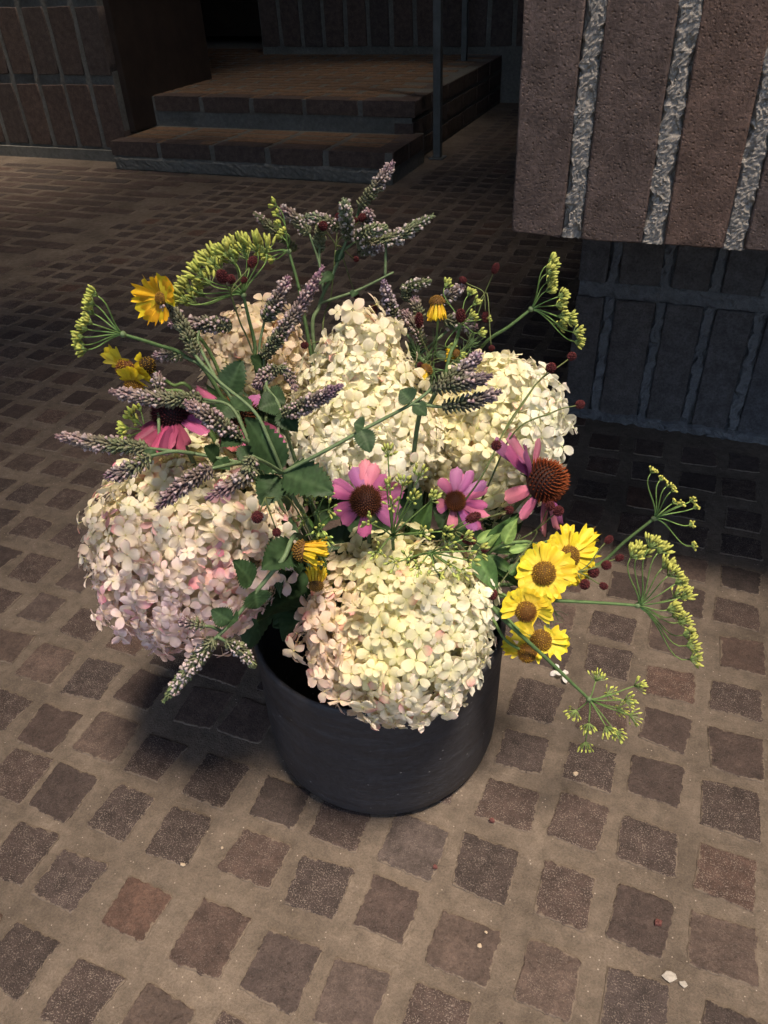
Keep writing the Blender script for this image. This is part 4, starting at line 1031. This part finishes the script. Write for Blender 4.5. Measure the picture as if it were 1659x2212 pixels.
sneezeweed('yellow flower tilted away behind the widest one, its petals pointing up', (1233, 1200), -.085, fan(1233, 1200, 62, -75, 150, 14, 4)+[(1250, 1265), (1262, 1255)], TOCAM*.8+cr*.35+V((0, 0, .25)), .0105, width=.018, stem_via=[(1120, 1190, -.06), (1190, 1180, -.07)])
sneezeweed('yellow petals of a flower seen from behind, topmost at the right', (1262, 1168), -.06, [(1297, 1143), (1290, 1152), (1300, 1150), (1292, 1160), (1278, 1195), (1283, 1185)], cr*.7-fw*.1+V((0, 0, .6)), .008, width=.012, cols=(GOLD, YELLOW), stem_via=[(1150, 1180, -.05)])
sneezeweed('yellow flower with a red-brown button, petals fanned upward, third one down', (1137, 1322), -.145, [(1082, 1318), (1085, 1295), (1103, 1280), (1118, 1272), (1135, 1270), (1152, 1282), (1172, 1290), (1190, 1300), (1194, 1316), (1190, 1330), (1160, 1332)], TOCAM*.8-cu*.15+V((0, 0, .1)), .0100, width=.021, centre=(.10, .016, .01), hgt=1.1, droop=-.1, stem_via=[(1060, 1280, -.1)])
sneezeweed('yellow flower second from the bottom at the right, petals swept sideways', (1169, 1384), -.13, [(1108, 1362), (1112, 1345), (1130, 1352), (1118, 1378), (1132, 1398), (1190, 1360), (1215, 1368), (1228, 1378), (1232, 1395), (1222, 1408), (1200, 1410), (1180, 1412)], TOCAM+cu*.05-cr*.05, .0108, width=.020, stem_via=[(1060, 1310, -.1), (1120, 1360, -.12)])
sneezeweed('lowest yellow flower at the right, nearly bare with petals to one side', (1139, 1410), -.14, [(1085, 1385), (1088, 1392), (1090, 1400), (1105, 1404), (1170, 1420), (1165, 1412)], TOCAM*.7+cu*.25-cr*.15, .0095, width=.017, brown=(.16, .075, .015), gold=(.42, .24, .02), stem_via=[(1040, 1310, -.1), (1090, 1380, -.13)])
sneezeweed('golden yellow flower seen from behind, highest at the left', (345, 645), .0, fan(345, 648, 52, 55, 290, 12, 6, .06, 4)+[(372, 618), (380, 640), (372, 632)], TOCAM*.6-cr*.35+V((0, 0, -.2)), .006, width=.018, cols=(GOLD, YELLOW, (.80, .50, .02)), droop=-.05, stem_via=[(480, 820, .02), (400, 700, .01)], back=cr+V((0, 0, -.6)))
sneezeweed('ragged yellow flower in side view at the left, petals lifted', (270, 800), -.02, [(222, 755), (228, 768), (240, 782), (236, 756), (300, 798), (318, 805), (322, 815), (296, 815), (262, 775)], -cu*.5-cr*.3-fw*.6, .010, width=.016, brown=(.14, .05, .015), stem_via=[(440, 900, -.01), (350, 840, -.01)])
sneezeweed('ragged yellow flower nodding below its neighbour at the far left', (288, 838), -.03, [(262, 800), (270, 795), (282, 798), (296, 808), (306, 828), (300, 842), (268, 815)], -cu*.7-fw*.5, .0085, width=.015, stem_via=[(440, 910, -.02), (350, 860, -.02)])
sneezeweed('half hidden yellow flower in side view beside the two ragged ones', (318, 792), .0, [(295, 768), (300, 778), (305, 785), (322, 775), (330, 788)], -cu*.3+cr*.4-fw*.5, .0085, width=.011, brown=(.05, .03, .012), stem_via=[(440, 880, .0), (370, 830, .0)])
def wilted(label, c, d, ax, R, via=()):
    P = at(*c, d); n = ax.normalized(); foot, mouth = inside(P); rg = random.Random(int(c[0]))
    t_ = thing('wilted_flower', foot, label, 'flower', 'wilted yellow flowers')
    x, y, z = frame(n); k = 0
    for i in range(13):
        a = 2*pi*i/13; dd = x*cos(a)+y*sin(a); P0 = P+dd*R*.6; T = P0+dd*R*rg.uniform(.2, .6)-n*R*rg.uniform(1.1, 1.9)
        set_petal(SPET[i % 6], t_, P0, T, dd, R*.6, mixc(YELLOW, GOLD, rg.random()))
    mb = MB(); dome(mb, P, n, R*.75, R*.7, (.10, .05, .015)); o = mb.build('disc', M_DARK, t_)
    mb = MB(); bumps(mb, P, n, R*.75, R*.72, 90, R*.2, R*.075, lambda t: ((.06, .03, .01), (.22, .12, .02)), .8); o2 = mb.build('disc_florets', M_DARK, o, root_of(t_)); o2['kind'] = 'stuff'
    mb = MB(); tube(mb, stem_path(P-n*R*.2, -n*.6-V((0, 0, .6)), [P3(q) for q in via]), (.0016, .0011), G_STEM, 6, (.14, .2, .06)); mb.build('stem', M_STEM, t_)
wilted('wilted yellow flower with a bare brown button left of the front hydrangea', (655, 1190), -.16, -cr*.9+cu*.1, .0115, [(690, 1180, -.12)])
wilted('small withered yellow flower just under another at the left of the front hydrangea', (683, 1262), -.15, -cu*.8-fw*.4, .0085, [(690, 1200, -.12)])
wilted('withered yellow flower hanging head up among grey-lilac mint at the back', (944, 655), .1, cu*.9-fw*.2, .010, [(940, 760, .1)])
wilted('tiny yellow flower low among the stems behind the white hydrangea', (985, 765), .09, cr*.6-fw*.5, .0065, [(960, 820, .08)])
wilted('shrivelled yellow flower tucked against the right flank of the tall cream hydrangea', (920, 800), .04, cu*.4+cr*.4, .008, [(910, 850, .04)])

# ------------------------------------------------------------------ burnet
MAROON = (.042, .008, .010); MAROON2 = (.066, .014, .014)
def burnet(label, root_pts, heads):
    first = P3(root_pts[0]) if root_pts else P3(heads[0][0]); foot, mouth = inside(first); rg = random.Random(len(label)+len(heads))
    t_ = thing('burnet_sprig', foot, label, 'burnet', 'dark red burnet stems')
    main = [foot, mouth]+[P3(q) for q in root_pts]; path = spline(main, 7)
    mb = MB(); tube(mb, path, (.0011, .0008), (.085, .11, .04), 5); mb.build('stem', M_STEM, t_)
    for hd in heads:
        c, rpx = hd[0], hd[1]; P = P3(c); R = rpx/2650.0; Lh = R*(hd[2] if len(hd) > 2 else 1.25); tilt = hd[3] if len(hd) > 3 else None
        st = main[-1]
        ax = (P-st).normalized() if tilt is None else tilt.normalized()
        if (P-st).length > .004:
            mb = MB(); b0 = P-ax*Lh
            tube(mb, bez(st, st+(main[-1]-main[-2]).normalized()*(b0-st).length*.35, b0-ax*(b0-st).length*.35, b0, 9), (.0007, .0006), (.09, .11, .04), 5); mb.build('branch', M_STEM, t_)
        mb = MB(); x, y, z = frame(ax); n = 90
        dome(mb, P, ax, R*.75, Lh*.75, MAROON, 10, 8, pi/2)
        for i in range(n):
            ct = 1-2*(i+.5)/n; s_ = math.sqrt(1-ct*ct); a = i*2.39996
            d = x*cos(a)*s_+y*sin(a)*s_; p = P+d*R*.8+z*ct*Lh*.85
            g = rg.uniform(.6, 1.5); c_ = mixc(MAROON, MAROON2, rg.random())
            pod(mb, p-(d+z*ct)*R*.2, d+z*ct*.8+z*.15+V((rg.gauss(0, .15),)*3), R*.42, R*.15, tuple(v_*g*.7 for v_ in c_), tuple(v_*g*1.3 for v_ in c_), 4, ((0, .7), (.6, 1), (1, .5)))
        mb.build('flower_head', M_DARK, t_)
    return t_
burnet('dark red burnet heads in a loose bunch right of the yellow flowers', [(1060, 1250, -.08), (1180, 1235, -.09), (1240, 1235, -.1)],
    [((1315, 1166, -.08), 11), ((1338, 1205, -.09), 10), ((1310, 1221, -.1), 13, 1.0), ((1282, 1236, -.1), 15, 1.0), ((1263, 1262, -.11), 14, 1.0), ((1304, 1266, -.11), 10)])
burnet('long thin burnet stem crossing in front of the white hydrangea', [(960, 1150, -.09), (1040, 1030, -.1), (1095, 920, -.08), (1150, 840, -.06)],
    [((1190, 795, -.05), 13, 1.0), ((1235, 770, -.04), 11, 1.0), ((1072, 962, -.12), 12, 1.0)])
burnet('single burnet head on a thin stem past the right edge of the white hydrangea', [(1040, 1080, -.05), (1110, 935, -.05), (1200, 888, -.04)], [((1253, 874, -.03), 12, 1.05)])
burnet('burnet heads on a tall stem before the dark floor above the white hydrangea', [(960, 830, .08), (1010, 740, .11), (1045, 640, .12)],
    [((1070, 580, .12), 11, 1.5), ((1050, 685, .11), 13, 1.2), ((1000, 605, .13), 10, 1.2), ((995, 682, .1), 15, 1.4, V((0, 0, 1))), ((1062, 752, .08), 9, .9)])
burnet('pair of dark burnet heads above the right shoulder of the tall cream hydrangea', [(920, 850, .08), (930, 790, .09)],
    [((905, 692, .09), 13, 1.9, V((0, 0, 1))), ((925, 798, .06), 11, 1.0), ((908, 790, .06), 10, 1.0), ((1012, 778, .07), 10, 1.0)])
burnet('burnet heads in front of the largest fennel umbel', [(560, 800, .05), (520, 700, .04), (500, 640, .03)],
    [((480, 597, .02), 15, 1.3), ((499, 603, .02), 11, 1.1), ((545, 566, .05), 12, 1.3), ((527, 605, .04), 8, 1.2)])
burnet('two small burnet heads over the right side of the left hydrangea', [(640, 1100, -.1), (575, 1075, -.17)], [((556, 1117, -.18), 13, 1.0), ((598, 1150, -.175), 10, 1.0)])
burnet('burnet heads hanging beside the smaller pink coneflower', [(930, 1200, -.1), (980, 1150, -.13)],
    [((1022, 1118, -.15), 12, 1.7, cr+cu*.45), ((1012, 1166, -.15), 12, 1.7, cr-cu*.35), ((1046, 1185, -.14), 10, 1.0), ((1100, 1102, -.08), 12, 1.0)])
burnet('burnet heads against the petals of the big drooping coneflower', [(1070, 1200, -.07), (1150, 1150, -.08)],
    [((1188, 1093, -.1), 12, 1.2), ((1206, 1104, -.09), 14, 1.0), ((1065, 1285, -.13), 12, 1.2)])
burnet('tiny burnet heads scattered among the tallest pale mint spikes', [(700, 760, .13), (715, 640, .16), (725, 540, .17)],
    [((698, 488, .16), 13, 1.1), ((730, 470, .18), 10), ((782, 470, .15), 11, 1.2), ((765, 478, .16), 10), ((769, 560, .2), 9), ((770, 640, .17), 9)])
burnet('burnet head peeking over the tip of the tall cream hydrangea', [(760, 820, .12), (790, 720, .12)], [((806, 668, .07), 12, 1.1, V((0, 0, 1))), ((658, 746, .06), 10, 1.2)])

# ------------------------------------------------------------------ feathery and broad greens between the heads
def greens(label, foot_px, blades):
    a = P3(foot_px); foot, mouth = inside(a); rg = random.Random(len(label))
    t_ = thing('leafy_sprig', foot, label, 'foliage', 'leafy stems between the flower heads')
    mb = MB(); tube(mb, spline([foot, mouth, a], 8), (.002, .0014), G_STEM, 6); mb.build('stem', M_STEM, t_)
    for (x, y, d, W, col) in blades:
        b = P3((x, y, d)); mb = MB(); s = a+(b-a)*.15
        leaf(mb, s, b, (CAM-s).normalized()+V((rg.gauss(0, .35), rg.gauss(0, .35), .3)), W, col, 0, .3, .12, 12, 1.3); mb.build('leaf', M_LEAF, t_)
greens('narrow light green leaves by the wilted yellow flower', (680, 1150, -.1), [(640, 1170, -.14, .006, G_LIGHT), (665, 1225, -.15, .006, G_LIGHT), (712, 1160, -.14, .007, G_LIGHT), (700, 1200, -.15, .006, G_LIGHT), (720, 1110, -.1, .006, G_LEAF), (650, 1090, -.1, .006, G_LEAF)])
greens('dark lance-shaped leaves deep in the bouquet under the pink coneflowers', (880, 1190, -.07), [(760, 1110, -.05, .022, G_DARK), (800, 1190, -.09, .02, G_DARK), (935, 1080, -.06, .024, G_LEAF), (970, 1140, -.08, .02, G_DARK), (1040, 1120, -.06, .016, G_LEAF), (900, 1100, -.05, .02, G_DARK), (730, 1190, -.08, .024, G_DARK), (1010, 1220, -.09, .02, G_DARK)])
greens('bright green leaves arching toward the yellow flowers on the right', (1040, 1190, -.08), [(1120, 1110, -.07, .018, G_LEAF), (1160, 1170, -.08, .008, G_LIGHT), (1185, 1195, -.08, .007, G_LIGHT), (1080, 1150, -.08, .012, G_LIGHT), (1130, 1250, -.1, .012, G_LEAF), (1140, 1280, -.1, .014, G_LEAF)])
greens('dark green leaves filling the gap between the left hydrangea and the mint fork', (590, 1100, -.05), [(640, 1040, -.08, .03, G_DARK), (560, 1040, -.08, .03, G_DARK), (620, 1160, -.1, .03, G_DARK), (650, 1210, -.11, .028, G_DARK), (600, 1290, -.12, .03, G_DARK), (540, 960, -.05, .03, G_DARK)])
greens('dark green leaves crowded behind the mint at the back left', (540, 930, .02), [(470, 880, .02, .028, G_DARK), (440, 830, .03, .02, G_LEAF), (500, 820, .04, .03, G_DARK), (610, 870, .03, .026, G_DARK), (640, 930, .0, .028, G_DARK), (580, 960, -.02, .03, G_LEAF), (410, 850, .03, .018, G_LIGHT)])
def frond(label, foot_px, tips, col):
    a = P3(foot_px); foot, mouth = inside(a); rg = random.Random(len(label))
    t_ = thing('feathery_sprig', foot, label, 'foliage', 'feathery fennel fronds')
    mb = MB(); tube(mb, spline([foot, mouth, a], 8), (.0016, .001), G_STEM, 5); mb.build('stem', M_STEM, t_)
    for q in tips:
        b = P3(q); mb = MB(); path = spline([a, (a+b)/2+V((rg.gauss(0, .006),)*3), b], 8); tube(mb, path, (.0007, .0003), col, 4)
        for i in range(3, len(path)):
            for s in range(3):
                d = ((path[i]-path[i-1]).normalized()+V((rg.gauss(0, .7), rg.gauss(0, .7), rg.gauss(0, .7)))).normalized()
                tube(mb, [path[i], path[i]+d*.008, path[i]+d*.016+V((0, 0, rg.gauss(0, .003)))], (.00045, .0002), col, 3)
        mb.build('frond', M_STEM, t_)
frond('feathery fennel leaves among the yellow flowers at the right', (1090, 1250, -.09), [(1170, 1330, -.1), (1195, 1320, -.09), (1185, 1355, -.11), (1140, 1200, -.08), (1110, 1180, -.08), (1150, 1240, -.08)], (.11, .17, .08))
frond('feathery fennel leaves among the stems behind the white hydrangea', (960, 800, .08), [(900, 760, .09), (1000, 780, .08), (1020, 740, .1), (940, 740, .1)], (.09, .15, .06))

# ------------------------------------------------------------------ bits on the floor
def chip(name, label, cat, x, y, r, mat, h=.5, seed=0, group=None):
    p = on_floor(x, y, .003); rg = random.Random(seed); mb = MB(); n = 9; vs_ = []
    prof = [r*rg.uniform(.65, 1.15) for _ in range(n)]
    for s, z in ((1, 0), (.85, h*r), (.35, h*r*1.25)):
        for k in range(n): a = 2*pi*k/n; vs_.append((p.x+cos(a)*prof[k]*s, p.y+sin(a)*prof[k]*s*.8, p.z+z*rg.uniform(.7, 1.1) if z else p.z))
    fs = [(l*n+k, l*n+(k+1) % n, (l+1)*n+(k+1) % n, (l+1)*n+k) for l in range(2) for k in range(n)]+[tuple(range(2*n, 3*n))]
    mb.add(vs_, fs, (.5,)*3, False); tag(mb.build(name, mat, None, p), label, cat, group)
chip('mortar_crumb', 'cream crumb on a brick right of the vase foot', 'crumb', 1243, 1672, .0042, M_CRUMB, .4, 1, 'crumbs on the floor')
chip('mortar_crumb', 'cream crumb on the reddish brick at the lower left', 'crumb', 395, 1868, .0032, M_CRUMB, .5, 2, 'crumbs on the floor')
chip('mortar_crumb', 'small pale crumb left of the cream crumb near the vase shadow', 'crumb', 480, 1832, .0022, M_CRUMB, .5, 3, 'crumbs on the floor')
chip('mortar_crumb', 'crumb on the dark brick at the bottom right, one of a pair', 'crumb', 1036, 2042, .0032, M_CRUMB, .3, 4, 'crumbs on the floor')
chip('mortar_crumb', 'smaller crumb of the pair on the bottom right brick', 'crumb', 1050, 2014, .0018, M_CRUMB, .4, 5, 'crumbs on the floor')
chip('lime_spot', 'white lime spot on the mortar at the bottom right corner', 'stain', 1445, 2108, .0075, M_CRUMB_W, .06, 6)
chip('lime_spot', 'smaller white fleck right of the big lime spot', 'stain', 1477, 2126, .0048, M_CRUMB_W, .06, 7)
chip('dry_bud', 'dark dried bud lying on a brick at the lower right', 'dried bud', 1421, 1994, .0050, M_CRUMB_R, .8, 8)
chip('dry_bud', 'dark red dried bud on the floor in front of the vase', 'dried bud', 940, 1873, .0034, M_CRUMB_R, .8, 9)
chip('dry_bud', 'dark red dried bud on the floor just right of the vase foot', 'dried bud', 1063, 1773, .0038, M_CRUMB_R, .8, 10)
p = on_floor(1205, 1450, .006)
fp = thing('fallen_floret', p, 'white hydrangea petals dropped on the floor right of the vase', 'petal')
for k, (dx, dy) in enumerate(((0, 0), (.008, -.006))):
    m = Matrix.Translation(p+V((dx, dy, .002*k))) @ Matrix.Rotation(k*1.3+.4, 4, 'Z') @ Matrix.Rotation(.25, 4, 'X') @ Matrix.Scale(.0105, 4)
    put('floret', FLORETS[5*k], fp, m, WHITE)
